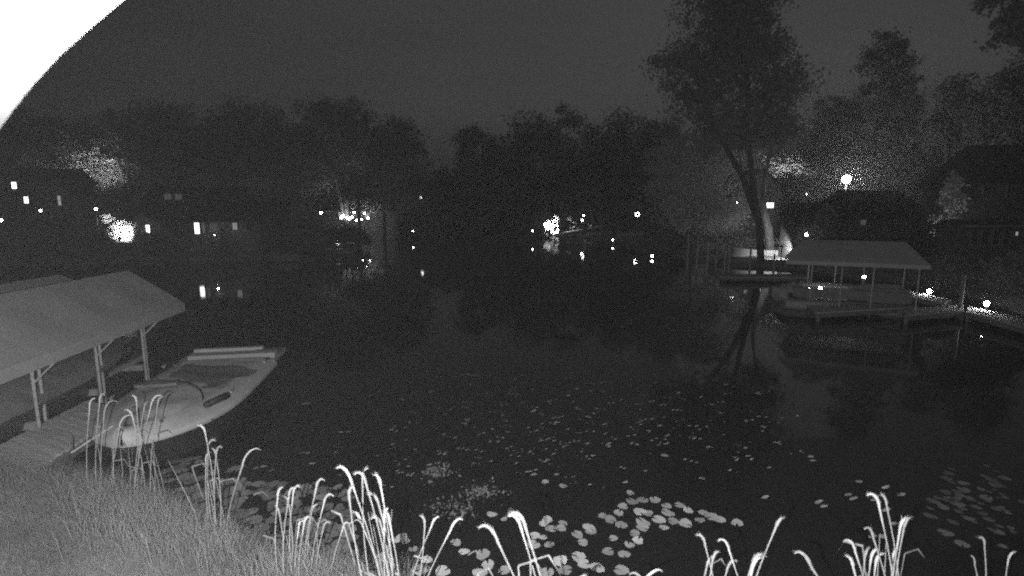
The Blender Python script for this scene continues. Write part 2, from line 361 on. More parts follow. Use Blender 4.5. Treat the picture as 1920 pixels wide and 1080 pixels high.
# shrubs and hedges
def shrub(label, px0, px1, top, bottom, Y, lm=M_leafd, n=70, name='shrub', depth=1.2, leaf=None, per=40):
    a = aty((px0 + px1) / 2, top, Y); b = aty((px0 + px1) / 2, bottom, Y); rx = (px1 - px0) / 2 / F * Y
    H = a.z - b.z; bz = gh(a.x, Y); sc = Y / 60
    return tree(name, label, (a.x, Y, bz), [[(a.x, Y, bz - .1), (a.x, Y, b.z + H * .3), (a.x + .1, Y, b.z + H * .8)]],
                [((a.x - rx * .4, Y, b.z + H * .42), (rx * .6, depth, H * .46)), ((a.x + rx * .4, Y, b.z + H * .45), (rx * .6, depth, H * .48)), ((a.x, Y, b.z + H * .5), (rx * .5, depth, H * .5))],
                n, per, .3 * sc, leaf or .13 * sc, lm, None, .09, cat='shrub', limbs=5)
shrub('large black shrub mass on the shore at the picture edge', -40, 150, 405, 492, 50, n=190)
shrub('dark rounded bush below the floodlit garden', 130, 215, 425, 490, 51, n=90)
shrub('small dark bush at the corner of the low house', 268, 318, 438, 480, 52, n=50)
shrub('low hedge on the lawn beyond the low house', 500, 610, 408, 470, 62, lm=M_leaf, n=90)
shrub('bush by the water below the patio lights', 590, 690, 425, 462, 74, n=80)
shrub('dark waterside bush beside the far lamp', 700, 800, 408, 440, 110, n=80)
shrub('dark bush under the pale drooping tree', 1195, 1290, 425, 482, 66, n=90)
shrub('low dark bush at the foot of the leaning tree', 1340, 1420, 440, 478, 58, lm=M_leaf, n=60)
shrub('dark bush between the dark gabled house and the long house', 1460, 1530, 385, 460, 60, n=80)
shrub('dim foundation shrub under the dormer of the long house', 1490, 1560, 420, 470, 46, n=60, lm=M_leaf)
shrub('dark shoreline bush behind the corner lamp of the dock', 1850, 1960, 470, 570, 30, n=120, depth=1.5)
shrub('dark shoreline bush behind the lit dock walkway', 1720, 1840, 475, 545, 34, n=110, depth=1.5)

# ------------------------------------------------------------------ houses
def window(h, px, py, w_, hh, Y, pm, bars=1, hbars=0):
    c = aty(px, py, Y); W = w_ / F * Y; Hh = hh / F * Y; f = MB(); b = .07
    y = Y - .03
    f.box((c.x - W / 2 - b / 2, y, c.z), (b, .1, Hh + 2 * b)).box((c.x + W / 2 + b / 2, y, c.z), (b, .1, Hh + 2 * b))
    f.box((c.x, y, c.z + Hh / 2 + b / 2), (W, .1, b)).box((c.x, y, c.z - Hh / 2 - b / 2), (W, .1, b))
    for k in range(bars): f.box((c.x - W / 2 + W * (k + 1) / (bars + 1), y - .01, c.z), (.045, .05, Hh))
    for k in range(hbars): f.box((c.x, y - .013, c.z - Hh / 2 + Hh * (k + 1) / (hbars + 1)), (W, .05, .045))
    fr = f.build('window', M_trim, h)
    MB().box((c.x, y + .005, c.z), (W, .03, Hh)).build('pane', pm, fr)
def house(name, label, Y, px0, px1, eave, ridge, depth, wm=M_walld, ridge_dir='x', wins=(), hip=0.0, ov=.45, group=None, chimney=None, cat='house'):
    x0 = aty(px0, eave, Y).x; x1 = aty(px1, eave, Y).x; ze = aty((px0 + px1) / 2, eave, Y).z
    xm = (x0 + x1) / 2; zb = min(gh(x0, Y), gh(x1, Y), gh(xm, Y + depth)) - .3
    h = thing(name, (xm, Y + depth / 2, zb), label, cat, group)
    if ridge_dir == 'x':
        Yr = Y + depth / 2; zr = aty((px0 + px1) / 2, ridge, Yr).z
        MB().box((xm, Y + depth / 2, (zb + ze) / 2), (x1 - x0, depth, ze - zb)).build('wall', wm, h)
        r = MB(); hx = hip * (x1 - x0); sl = (zr - ze) / (depth / 2); ze2 = ze - ov * sl
        A, Bq = (x0 - ov, Y - ov, ze2), (x1 + ov, Y - ov, ze2); C_, D = (x1 + ov, Y + depth + ov, ze2), (x0 - ov, Y + depth + ov, ze2)
        R0, R1 = (x0 - ov + hx, Yr, zr), (x1 + ov - hx, Yr, zr)
        r.slab([A, Bq, R1, R0], .16).slab([D, C_, R1, R0], .16)
        if hip: r.add([A, R0, D, Bq, C_, R1], [(0, 1, 2), (3, 4, 5)])
        r.build('roof', M_roof, h)
        if not hip: 
            for xx in (x0 + .1, x1 - .1):
                MB().add([(xx - .08, Y, ze), (xx - .08, Y + depth, ze), (xx - .08, Yr, zr - .2), (xx + .08, Y, ze), (xx + .08, Y + depth, ze), (xx + .08, Yr, zr - .2)], [(0, 2, 1), (3, 4, 5), (0, 3, 5, 2), (1, 2, 5, 4), (0, 1, 4, 3)]).build('gable', wm, h)
    else:
        zr = aty((px0 + px1) / 2, ridge, Y).z
        MB().add([(x0, Y, zb), (x1, Y, zb), (x1, Y, ze), (xm, Y, zr), (x0, Y, ze), (x0, Y + depth, zb), (x1, Y + depth, zb), (x1, Y + depth, ze), (xm, Y + depth, zr), (x0, Y + depth, ze)],
                 [(0, 1, 2, 3, 4), (9, 8, 7, 6, 5), (0, 5, 6, 1), (1, 6, 7, 2), (0, 4, 9, 5)]).build('wall', wm, h)
        sl = (zr - ze) / ((x1 - x0) / 2); t = .16
        r = MB()
        r.slab([(x0 - ov, Y - ov, ze - ov * sl + t), (xm, Y - ov, zr + t), (xm, Y + depth + ov, zr + t), (x0 - ov, Y + depth + ov, ze - ov * sl + t)], t * .9)
        r.slab([(x1 + ov, Y - ov, ze - ov * sl + t), (xm, Y - ov, zr + t), (xm, Y + depth + ov, zr + t), (x1 + ov, Y + depth + ov, ze - ov * sl + t)], t * .9)
        r.build('roof', M_roof, h)
    for wv in wins: window(h, *wv[:4], Y, *wv[4:])
    if chimney:
        c = aty(chimney[0], chimney[1], Y + depth / 2); MB().box((c.x, c.y, c.z - 1), (.8, .6, 2.4)).box((c.x, c.y, c.z + .26), (.95, .75, .12)).build('chimney', M_walld, h)
    return h
house('lake_house', 'dark tall house at the picture edge with two bright small windows', 64, -90, 122, 335, 316, 4, wins=[(27, 346, 9, 15, M_lit, 0), (50, 375, 8, 12, M_lit, 1), (112, 376, 6, 17, M_litm, 0, 1), (-20, 372, 10, 16, M_pane, 1)])
house('bungalow', 'low long house with one tall bright window and dark roof', 55, 292, 488, 411, 377, 8, wm=M_wall,
      wins=[(370, 428, 9, 20, M_lit, 0), (382, 427, 5, 20, M_litd, 0), (401, 425, 14, 14, M_litf, 3, 1), (441, 424, 8, 13, M_litm, 2), (330, 427, 12, 16, M_pane, 1, 1), (467, 426, 9, 14, M_pane, 1)])
house('back_house', 'dark house behind the bungalow showing two faint upper windows', 70, 262, 425, 380, 350, 8, wins=[(315, 369, 13, 10, M_litd, 1), (335, 369, 13, 10, M_litd, 1)])
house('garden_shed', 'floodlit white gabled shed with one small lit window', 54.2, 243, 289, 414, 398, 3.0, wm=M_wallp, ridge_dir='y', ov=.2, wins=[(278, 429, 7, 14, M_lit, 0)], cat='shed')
house('far_house', 'far dark house with one small lit window among trees', 118, 755, 835, 360, 338, 8, wins=[(788, 369, 5, 6, M_lit, 0), (815, 372, 6, 7, M_pane, 0)])
house('patio_house', 'far low house behind the lit patio lamps', 104, 590, 740, 392, 370, 8, wm=M_wall, wins=[(640, 402, 10, 8, M_litm, 1), (688, 405, 7, 9, M_litm, 0), (610, 402, 7, 8, M_pane, 1)])
house('boathouse', 'small white boathouse in full floodlight on the far shore', 118.5, 1024, 1052, 401, 392, 6, wm=M_wallp, ridge_dir='x', ov=.3, wins=[(1047, 416, 3, 9, M_pane, 0)])  # white walls added to fill the width of the floodlight's glare
house('gabled_house', 'dark gabled house behind the leaning trunks with a bright lower window', 74, 1388, 1466, 350, 317, 10, ridge_dir='y', wins=[(1443, 385, 14, 9, M_lit, 1), (1402, 352, 5, 4, M_litd, 0), (1410, 383, 10, 5, M_litm, 1), (1432, 354, 6, 7, M_litf, 0)])
hl = house('long_house', 'long single-storey house with a wide dark roof and small front gable', 47, 1572, 1752, 402, 357, 5.5, wm=M_walld, hip=.22,
           wins=[(1618, 415, 10, 13, M_litd, 0), (1670, 418, 14, 16, M_pane, 1, 1), (1715, 420, 14, 16, M_pane, 1, 1)])
house('gable_wing', 'small front gable wing with pale barge boards and paired windows', 45.2, 1532, 1568, 403, 381, 6, wm=M_walld, ridge_dir='y', ov=.25, wins=[(1543, 415, 6, 13, M_pane, 0, 1), (1556, 415, 6, 13, M_pane, 0, 1)], cat='house wing')
house('peaked_house', 'tall dark house with a peaked roof and one faint upper window', 43, 1806, 1990, 330, 272, 4, wm=M_walld, hip=.28, wins=[(1815, 342, 9, 13, M_litd, 0), (1850, 360, 14, 22, M_pane, 1, 1), (1895, 360, 14, 22, M_pane, 1, 1)])
# glazed sunroom in front of the peaked house
hs = house('sunroom', 'low glazed sunroom with pale rail, below the peaked house', 37, 1806, 1990, 424, 411, 2.4, wm=M_walld, ov=.3,
           wins=[(1826, 446, 12, 26, M_pane, 0, 1), (1846, 446, 12, 26, M_pane, 0, 1), (1866, 446, 12, 26, M_pane, 0, 1), (1886, 446, 12, 26, M_pane, 0, 1), (1905, 438, 5, 7, M_litm, 0)])
mb = MB(); a = aty(1800, 424, 36.6); b = aty(1990, 428, 36.6); mb.box(((a.x + b.x) / 2, 36.6, a.z), (b.x - a.x, .1, .12)); mb.build('fascia', M_trim, hs)
barge = MB()
for s0, s1 in (((1529, 406), (1550, 380)), ((1571, 406), (1550, 380))):
    barge.tube([aty(*s0, 44.9), aty(*s1, 44.9)], .07, 4)
hw = [o for o in bpy.data.objects if o.name == 'gable_wing'][0]; barge.build('barge_board', M_trim, hw)

# ------------------------------------------------------------------ lamps
def lamp(label, px, py, Y, r=.12, bm=None, base_z=None, name='garden_lamp', group=None, post=True, cat='lamp', power=None):
    c = aty(px, py, Y); bz = base_z if base_z is not None else gh(c.x, Y)
    if not post: bz = c.z - .3
    t = thing(name, (c.x, Y, bz), label, cat, group)
    MB().ball(c, r, 12, 8).build('lamp_globe', bm or M_bulb, t, smooth=True)  # large globe radii take in the glow around a lamp
    p = MB()
    if post: p.tube([(c.x, Y, bz - .05), (c.x, Y, c.z - r * .9)], .035 + Y * .0006, 6)
    else: p.tube([(c.x, Y, bz), (c.x, Y, c.z - r * .9)], .04, 6).box((c.x, Y + .12, bz + .02), (.1, .26, .08))
    p.build('lamp_post' if post else 'bracket', M_pile, t)
    MB().tube([(c.x, Y, c.z - r * 1.2), (c.x, Y, c.z - r * .93)], [r * .5, r * .42], 8).build('collar', M_rubber, t)
    if power:
        l = bpy.data.lights.new('lamp_light', 'POINT'); l.energy = power; l.shadow_soft_size = r * 1.05
        lo = bpy.data.objects.new('lamp_light', l); COL.objects.link(lo); lo.location = c + Vector((0, -r * 2.2, 0)); 
    return t
lamp('brightest round lamp on a tall pole above the long dark roof', 1587, 336, 62, .46, M_bulb, name='pole_lamp', power=1700)
lamp('dock lamp at the corner of the outer walkway', 1850, 569, 24.0, .105, M_bulbb, .45, 'dock_lamp')
lamp('dock lamp on the inner lit walkway', 1742, 546, 28.6, .095, M_bulbb, .45, 'dock_lamp')
lamp('small lamp hanging in the shade under the white canopy', 1620, 519, 29, .085, M_bulb, .45, 'dock_lamp')
lamp('bright lamp at the near post of the white canopy', 1538, 541, 27.2, .10, M_bulbs, .45, 'dock_lamp')
lamp('tiny lamp beside the pale moored runabout', 1516, 540, 28.2, .05, M_bulbs, .4, 'dock_lamp')
lamp('small lamp at the top of the slope by the canopy ridge', 1512, 440, 44, .12, M_bulb, name='garden_lamp')
lamp('low lamp standing at the pilings under the dark bush', 1223, 480, 57, .13, M_bulb, .3, 'dock_lamp')
lamp('lone low lamp on the far dock beyond the moored boat', 1149, 450, 84, .13, M_bulb, .3, 'dock_lamp')
lamp('upper of the twin lamps beyond the boathouse', 1094.5, 404, 112, .17, M_bulb, name='garden_lamp')
lamp('lower of the twin lamps beyond the boathouse', 1092, 413, 109, .19, M_bulb, name='garden_lamp')
lamp('small lamp at the waterline before the boathouse', 998.5, 433, 97, .12, M_bulb, .2, 'dock_lamp')
lamp('single round lamp at the far end of the lake gap', 743, 403, 120, .3, M_bulb, name='garden_lamp')
lamp('first patio lamp beside the long hedge', 602, 399, 92, .2, M_bulb, name='garden_lamp')
lamp('small wall lamp on the dark shore at the picture edge', 2, 413, 54, .13, M_bulbs, name='garden_lamp')
lamp('faint garden lamp under the dark tall house', 76, 395, 58, .1, M_bulbs, name='garden_lamp')
lamp('small pair lamp beside the floodlit blossoms', 180, 392, 56, .12, M_bulbs, name='garden_lamp')
lamp('small lamp left of the dark gabled house', 1383, 379, 70, .16, M_bulbs, name='garden_lamp')
lamp('tiny lamp by the low dark tree near the gabled house', 1512, 364, 76, .14, M_bulbs, name='garden_lamp')
lamp('tiny lamp low on the far bank at the hill gap', 774, 433, 100, .1, M_bulbs, .3, name='dock_lamp')
lamp('dim low lamp on the lawn before the windows of the low house', 402, 440, 53.2, .045, M_litm, name='garden_lamp', power=25)  # lamp added to brighten the bungalow's front wall
# string of patio bulbs
def bulb_string(name, label, pts, Y, r, parts_post=((),)):
    t = thing(name, (aty(pts[0][0], pts[0][1], Y).x, Y, gh(aty(pts[0][0], 400, Y).x, Y)), label, 'string lights')
    P3 = [aty(px, py, Y) for px, py in pts]
    MB().tube([p + Vector((0, 0, r)) for p in P3], .02, 4).build('wire', M_rubber, t)
    for p, (px, py) in zip(P3, pts): MB().ball(p, r * random.uniform(.7, 1.25), 8, 6).build('bulb', M_bulbs, t, smooth=True)
    po = MB()
    for p in (P3[0], P3[-1]): po.tube([(p.x, Y + .1, gh(p.x, Y) - .1), (p.x, Y + .1, p.z + r)], .06, 6)
    po.build('post', M_pile, t)
    return t
bulb_string('string_lights', 'cluster of patio lights under the forked tree', [(640, 408), (644, 405), (651, 408), (655, 410), (660, 407), (664, 398), (668, 413), (678, 411), (683, 400), (690, 409)], 99, .2)
bulb_string('string_lights', 'short row of tiny lights beside the far round lamp', [(716, 395), (722, 394), (728, 397)], 112, .14)
# wreath of lights
rc = aty(1195, 402, 105); t = thing('light_wreath', (rc.x, 105, gh(rc.x, 105)), 'small ring of lights on a stake among the dark trees', 'light wreath')
MB().tube([(rc.x, 105.05, gh(rc.x, 105) - .1), (rc.x, 105.05, rc.z - .3)], .05, 6).build('stake', M_pile, t)
MB().tube([rc + Vector((math.cos(a) * .34, 0, math.sin(a) * .34)) for a in np.linspace(0, 6.283, 17)], .05, 5).build('hoop', M_rubber, t)
for k in range(7): MB().ball(rc + Vector((math.cos(k * .9) * .36, -.06, math.sin(k * .9) * .36)), .085, 8, 6).build('bulb', M_bulbs, t)

# floodlights (real lamps) and what they light
def flood(label, pos, aim, power, size=100, name='floodlight'):
    pos = Vector(pos); aim = Vector(aim); d = (aim - pos).normalized()
    t = thing(name, (pos.x, pos.y, gh(pos.x, pos.y)), label, 'floodlight')
    R = d.to_track_quat('Y', 'Z').to_matrix()
    MB().box(pos - d * .16, (.3, .14, .22), M=R).build('housing', M_rubber, t)
    MB().tube([(pos.x - d.x * .24, pos.y - d.y * .24, gh(pos.x, pos.y) - .1), pos - d * .24], .04, 6).build('post', M_pile, t)
    l = bpy.data.lights.new('flood_light', 'SPOT'); l.energy = power; l.spot_size = math.radians(size); l.spot_blend = .6; l.shadow_soft_size = .08
    o = bpy.data.objects.new('flood_light', l); COL.objects.link(o); o.location = pos; o.rotation_euler = d.to_track_quat('-Z', 'Y').to_euler()
bw0 = aty(1035, 420, 118.5)
flood('floodlight aimed at the white boathouse', (bw0.x - 1.5, 114.5, 2.4), bw0 + Vector((0, 0, -.5)), 30000, 70)
shrub('floodlit spiky bush beside the white boathouse', 1006, 1034, 399, 432, 117.5, lm=M_white_foliage, n=40, depth=.8)
for px, y0 in ((1032, 396), (1048, 402)):
    p_ = aty(px, 437, 115.6); tag(MB().tube([(p_.x, 115.6, -.5), (p_.x, 115.6, aty(px, y0, 115.6).z)], .09, 6).build('mooring_piling', M_pile), ['dark piling crossing the floodlit boathouse wall', 'dark piling at the far corner of the floodlit boathouse'][px == 1048], 'piling')
# white tree added and shaped to imitate the lamp glare in the floodlit garden
Yb = 52.6
bl = [(tp(px, py, Yb), (r * Yb / F, r * .8 * Yb / F, r * k * Yb / F)) for px, py, r, k in [(246, 434, 20, 1.0), (230, 427, 15, .9), (256, 444, 9, 1.2), (212, 417, 11, .6), (201, 408, 6, .8), (224, 442, 10, .5), (258, 421, 8, .8)]]
bb = aty(250, 455, Yb)
tree('blossom_tree', 'blazing white blossom tree leaning out from the floodlit shed', (bb.x, Yb, gh(bb.x, Yb)),
     [[(bb.x, Yb, gh(bb.x, Yb) - .1), tp(248, 440, Yb), tp(232, 430, Yb), tp(214, 418, Yb), tp(200, 406, Yb)]], bl, 130, 130, .13, .07, M_white_foliage, None, .16, limbs=8)
flood('floodlight before the blossom tree and shed', (aty(235, 455, 50.8).x, 50.2, aty(235, 462, 50.8).z + .9), tp(232, 424, Yb + .6), 1500, 75)
flood('uplight at the foot of the pale round tree', aty(208, 336, 68.5), tp(146, 282, 73.5), 1100, 110)
tw = MB(); a = aty(205, 463, 51.5); b = aty(268, 456, 51.5)
tw.box(((a.x + b.x) / 2, 51.5, a.z - .4), (b.x - a.x, .35, .9)).box(((a.x + b.x) / 2, 51.5, a.z + .08), (b.x - a.x + .1, .5, .07))
tag(tw.build('terrace_wall', M_pile), 'low pale terrace wall below the floodlit blossom tree', 'wall')
# bright low wall between leaning trunks and canopy
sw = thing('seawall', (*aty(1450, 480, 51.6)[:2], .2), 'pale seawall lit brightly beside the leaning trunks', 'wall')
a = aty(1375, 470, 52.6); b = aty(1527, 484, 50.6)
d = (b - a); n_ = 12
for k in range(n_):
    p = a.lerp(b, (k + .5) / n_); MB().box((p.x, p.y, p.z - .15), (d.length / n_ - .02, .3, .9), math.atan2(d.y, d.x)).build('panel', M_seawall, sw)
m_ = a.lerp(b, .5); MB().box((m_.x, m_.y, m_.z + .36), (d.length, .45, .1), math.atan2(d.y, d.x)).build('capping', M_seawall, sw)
pa = aty(1466, 463, 48.8); flood('small floodlight over the pale seawall', (pa.x, 48.8, pa.z), aty(1464, 480, 51.4), 480, 140)
pt = aty(1783, 432, 40.5); flood('uplight under the pale climbing shrub', (pt.x - .6, 40.2, gh(pt.x, 40) + .6), (cx, 42, cz0 + 2.2), 160, 80)
pw = aty(1476, 372, 90); flood('uplight on the faint tree behind the leaning trunks', (pw.x, 89, pw.z), tp(1462, 300, 95), 2600, 120)
pq = aty(668, 418, 97); flood('patio floodlight shining up the forked tree', (pq.x, 96.5, 2.6), tp(660, 360, 100), 900, 110)

# ------------------------------------------------------------------ docks and pilings
def dock(name, label, quad, z, nb, parent_mats=(M_plank, M_plank2), pil=True, single=False, cat='dock', thick=.06):
    """quad: 4 world xy points a,b (one long edge) c,d (other long edge, c opposite b)"""
    a, b, c, d = [Vector((p[0], p[1], z)) for p in quad]
    cen = (a + b + c + d) / 4; t = thing(name, (cen.x, cen.y, 0), label, cat)
    st = MB()
    for k in range(nb):
        g0, g1 = (k + .03) / nb, (k + .97) / nb; dz = random.uniform(-.008, .008); ex = random.uniform(-.02, .02)
        q = [a.lerp(b, g0), a.lerp(b, g1), d.lerp(c, g1), d.lerp(c, g0)]
        dirw = (q[3] - q[0]).normalized() * ex; q = [p + Vector((0, 0, dz)) + dirw for p in q]
        if single: MB().slab(q, thick).build('plank', random.choice(parent_mats), t)
        else: st.slab(q, thick)
    if not single: st.build('decking', parent_mats[0], t, kind='stuff')
    f = MB(); dn = Vector((0, 0, -thick - .012))
    for p, q in ((a, b), (d, c), (a, d), (b, c)):
        m_ = p.lerp(q, .5); inn = (cen - m_).normalized() * .08; f.box(m_ + inn + dn + Vector((0, 0, -.1)), ((q - p).length - .05, .07, .2), math.atan2((q - p).y, (q - p).x))
    f.build('frame', M_pile, t)
    if pil:
        for p in (a, b, c, d): 
            pp = p.lerp(cen, .06); MB().tube([(pp.x, pp.y, -1.1), (pp.x, pp.y, z - .03 - thick)], .08, 8).build('piling', M_pile, t)
    return t
dz = .5
def q4(pts, z): return [tuple(atz(x, y, z)[:2]) for x, y in pts]
# near dock at the bank
dock('dock', 'weathered plank dock beside the moored bowrider, reaching out from the bank', q4([(60, 882), (238, 770), (165, 750), (-25, 846)], .55), .55, 30, single=True)
dock('dock', 'pale floating dock along the front of the white canopy', q4([(1530, 586), (1692, 577), (1690, 566), (1512, 573)], .45), .45, 44)
dock('dock', 'short dock stretch between white canopy and outer corner', q4([(1696, 591), (1808, 582), (1806, 571), (1692, 578)], .45), .45, 34)
dock('dock', 'long walkway leaving the outer corner lamp along the shore', q4([(1812, 585), (1945, 620), (1945, 603), (1816, 573)], .45), .45, 40)
dock('dock', 'inner walkway lit by its own dock lamp', q4([(1692, 552), (1770, 569), (1785, 562), (1704, 545)], .45), .45, 34)
dock('dock', 'low dim dock reaching from the pilings under the leaning tree', q4([(1350, 519), (1520, 521), (1520, 514), (1350, 513)], .4), .4, 60)
for px, t0, bt, lab in [(1288, 440, 507, 'tall slim piling, outermost of the row before the drooping tree'), (1306, 440, 507, 'tall pale piling, second of the row from open water'), (1325, 452, 516, 'piling a step nearer, third of the row from open water'),
                       (1342, 445, 508, 'tall piling in the middle of the row'), (1358, 470, 510, 'short piling at the low dim dock end'), (1366, 474, 512, 'shorter twin piling close beside the dock end piling'),
                       (1405, 465, 512, 'piling by the foot of the leaning tree'), (1450, 478, 512, 'lone short piling in front of the bright seawall')]:
    p = atz(px, bt, 0); top = aty(px, t0, p.y).z
    tag(MB().tube([(p.x, p.y, -1.2), (p.x, p.y, top)], [.1, .085], 8).tube([(p.x, p.y, top), (p.x, p.y, top + .1)], [.085, .03], 8).build('mooring_piling', M_metal), lab, 'piling', 'tall pilings in the water before the pale drooping tree')
p = atz(1810, 580, .45); tag(MB().tube([(p.x, p.y + .3, -1), (p.x, p.y + .3, 2.0)], .09, 8).ball((p.x, p.y + .3, 2.02), .11).build('mooring_piling', M_pile), 'thick mooring piling at the outer dock corner', 'piling')

# ------------------------------------------------------------------ boats
def boat_xf(stern, bow):
    s = Vector(stern); e = Vector(bow); L = (e - s).length; ang = math.atan2(e.y - s.y, e.x - s.x)
    return L, (lambda x, y, z: (s.x + x * math.cos(ang) - y * math.sin(ang), s.y + x * math.sin(ang) + y * math.cos(ang), s.z + z)), ang
def hb(s, B): return B / 2 * (.93 + .07 * math.sin(min(s / .5, 1) * math.pi / 2)) * (1 - (max(0, s - .42) / .58) ** 2.4) ** .8 if s < 1 else 0.02
def strip(mb, X, L, rows, close=False):
    """rows: function(s)->list of (y,z) points; loft port and starboard"""
    N = 22; pts = []
    for i in range(N + 1):
        s = (i / N) ** .8 if False else i / N
        s = 1 - (1 - s) ** 1.5
        r = rows(s); pts.append([X(s * L, y, z) for y, z in r])
    m = len(pts[0]); o = len(mb.v); mb.v += [p for r in pts for p in r]
    for i in range(N):
        for j in range(m - 1): mb.f.append((o + i * m + j, o + i * m + j + 1, o + (i + 1) * m + j + 1, o + (i + 1) * m + j))
    return o, m, N
def simple_boat(name, label, stern, bow, B, H, hm, dm, cover=False, group=None, screen=True):
    L, X, ang = boat_xf(stern, bow); t = thing(name, stern, label, 'boat', group)
    sh = lambda s: H * (1 + .18 * s * s); kz = lambda s: -.3 + (H + .3) * .75 * max(0, (s - .7) / .3) ** 2
    h = MB()
    o, m, N = strip(h, X, L, lambda s: [(-hb(s, B), sh(s)), (-hb(s, B) * .86, .12 + (kz(s) + .3) * .7), (0, kz(s)), (hb(s, B) * .86, .12 + (kz(s) + .3) * .7), (hb(s, B), sh(s))])
    h.f.append(tuple(o + j for j in range(m)))
    h.build('hull', hm, t, smooth=False)
    d = MB()
    if cover:
        strip(d, X, L, lambda s: [(-hb(s, B) - .03, sh(s) - .1), (-hb(s, B) - .03, sh(s) + .03), (-hb(s, B) * .5, sh(s) + .16 + .22 * math.sin(min(1, s * 1.3) * 3.1)), (0, sh(s) + .2 + .34 * math.sin(min(1, s * 1.25) * 3.1)), (hb(s, B) * .5, sh(s) + .16 + .22 * math.sin(min(1, s * 1.3) * 3.1)), (hb(s, B) + .03, sh(s) + .03), (hb(s, B) + .03, sh(s) - .1)])
        d.build('cover', dm, t, smooth=True)
    else:
        strip(d, X, L, lambda s: [(-hb(s, B), sh(s) + .01), (-max(hb(s, B) - .22, 0), sh(s) + .03), (-max(hb(s, B) - .26, 0), sh(s) - .05 - .35 * (s < .62)), (max(hb(s, B) - .26, 0), sh(s) - .05 - .35 * (s < .62)), (max(hb(s, B) - .22, 0), sh(s) + .03), (hb(s, B), sh(s) + .01)])
        d.build('deck', dm, t)
        if screen:
            g_ = MB(); n_ = 8
            ring = [X(L * (.56 + .07 * math.cos(a)), B * .36 * math.sin(a), sh(.6)) for a in np.linspace(-1.5, 1.5, n_)]
            rt = [X(L * (.52 + .07 * math.cos(a)), B * .33 * math.sin(a), sh(.6) + .38) for a in np.linspace(-1.5, 1.5, n_)]
            g_.add(ring + rt, [(i, i + 1, n_ + i + 1, n_ + i) for i in range(n_ - 1)]); g_.build('windshield', M_glass, t)
        se = MB()
        for sy in (-1, 1): c = X(L * .38, sy * B * .2, H * .75); se.box(c, (.5, .5, .4), ang).box(X(L * .38 - .22, sy * B * .2, H * 1.05), (.1, .5, .5), ang)
        se.build('seat', M_seat, t)
    mo = MB(); mo.box(X(-.22, 0, H * .9), (.36, .4, .5), ang).box(X(-.22, 0, H * .2), (.2, .14, 1.0), ang); mo.build('outboard_motor', M_rubber, t)
    return t
simple_boat('runabout', 'dim open runabout moored at the lawn beyond the low house', (*atz(566, 490, 0)[:2], .0), (*atz(505, 490, 0)[:2], 0), 2.0, .75, M_gelg, M_gelg)
simple_boat('runabout', 'pale runabout moored on the far shore past the boathouse', (*atz(1100, 460, 0)[:2], 0), (*atz(1056, 458, 0)[:2], 0), 2.1, 1.0, M_gel, M_gelg)
simple_boat('runabout', 'pale runabout moored between the seawall and the white canopy', (*atz(1512, 562, 0)[:2], 0), (*atz(1446, 562, 0)[:2], 0), 1.6, .5, M_gelg, M_gelg, cover=True)
simple_boat('covered_boat', 'boat under a light cover raised beneath the near canopy', (-10.75, 8.6, .45), (-11.75, 14.9, .45), 2.0, .62, M_hull, M_covd, cover=True)
# pontoon boat with its lamp on the left shore
def pontoon(name, label, c, ang, L, B, z=.3, seatm=M_seatp, group=None):
    c = Vector(c); t = thing(name, (c.x, c.y, 0), label, 'boat', group)
    X = lambda x, y, zz: (c.x + x * math.cos(ang) - y * math.sin(ang), c.y + x * math.sin(ang) + y * math.cos(ang), zz)
    for sy in (-1, 1): MB().tube([X(-L / 2, sy * B * .34, z - .1), X(L * .4, sy * B * .34, z - .1), X(L / 2, sy * B * .34, z + .08)], [.28, .28, .06], 10).build('float', M_metal, t, smooth=True)
    MB().box(X(0, 0, z + .24), (L * .96, B, .08), ang).build('deck', M_carpet, t)
    for sy in (-1, 1):
        f = MB().box(X(0, sy * (B / 2 - .05), z + .62), (L * .9, .04, .46), ang).tube([X(-L * .45, sy * (B / 2 - .05), z + .9), X(L * .45, sy * (B / 2 - .05), z + .9)], .03, 6); f.build('rail_panel', M_seat, t)
    MB().box(X(L * .45, 0, z + .62), (.04, B * .9, .46), ang).build('rail_panel', M_seat, t)
    for x_, y_, lx, ly in ((L * .28, B * .3, L * .28, .5), (L * .28, -B * .3, L * .28, .5), (-L * .36, 0, .6, B * .7)):
        MB().box(X(x_, y_, z + .5), (lx, ly, .4), ang).box(X(x_ - (lx * .44 if ly > 1 else 0), y_ + (0 if ly > 1 else math.copysign(ly * .4, y_)), z + .86), (.12 if ly > 1 else lx, ly if ly > 1 else .12, .36), ang).build('bench_seat', seatm, t)
    MB().box(X(-L * .05, -B * .2, z + .65), (.5, .5, .75), ang).build('console', M_gel, t)
    return t
lp = atz(636, 476, 0); pontoon('pontoon_boat', 'small pontoon boat with a bright lamp at the near shore bushes', (lp.x, lp.y + .6, 0), .1, 3.8, 2.0)
lamp('bright lamp shining above the small pontoon boat', 636, 461, lp.y - .2, .14, M_bulb, .4, 'dock_lamp')
ln = thing('mooring_buoy', (*atz(692, 455, 0)[:2], 0), 'dim pale ball buoy floating off the patio shore', 'buoy')
p = atz(692, 452, 0); MB().ball((p.x, p.y, .38), .5, 14, 9).build('ball', M_wallp, ln, smooth=True); MB().tube([(p.x, p.y, .85), (p.x, p.y, 1.0)], .08, 6).build('eye', M_metal, ln)

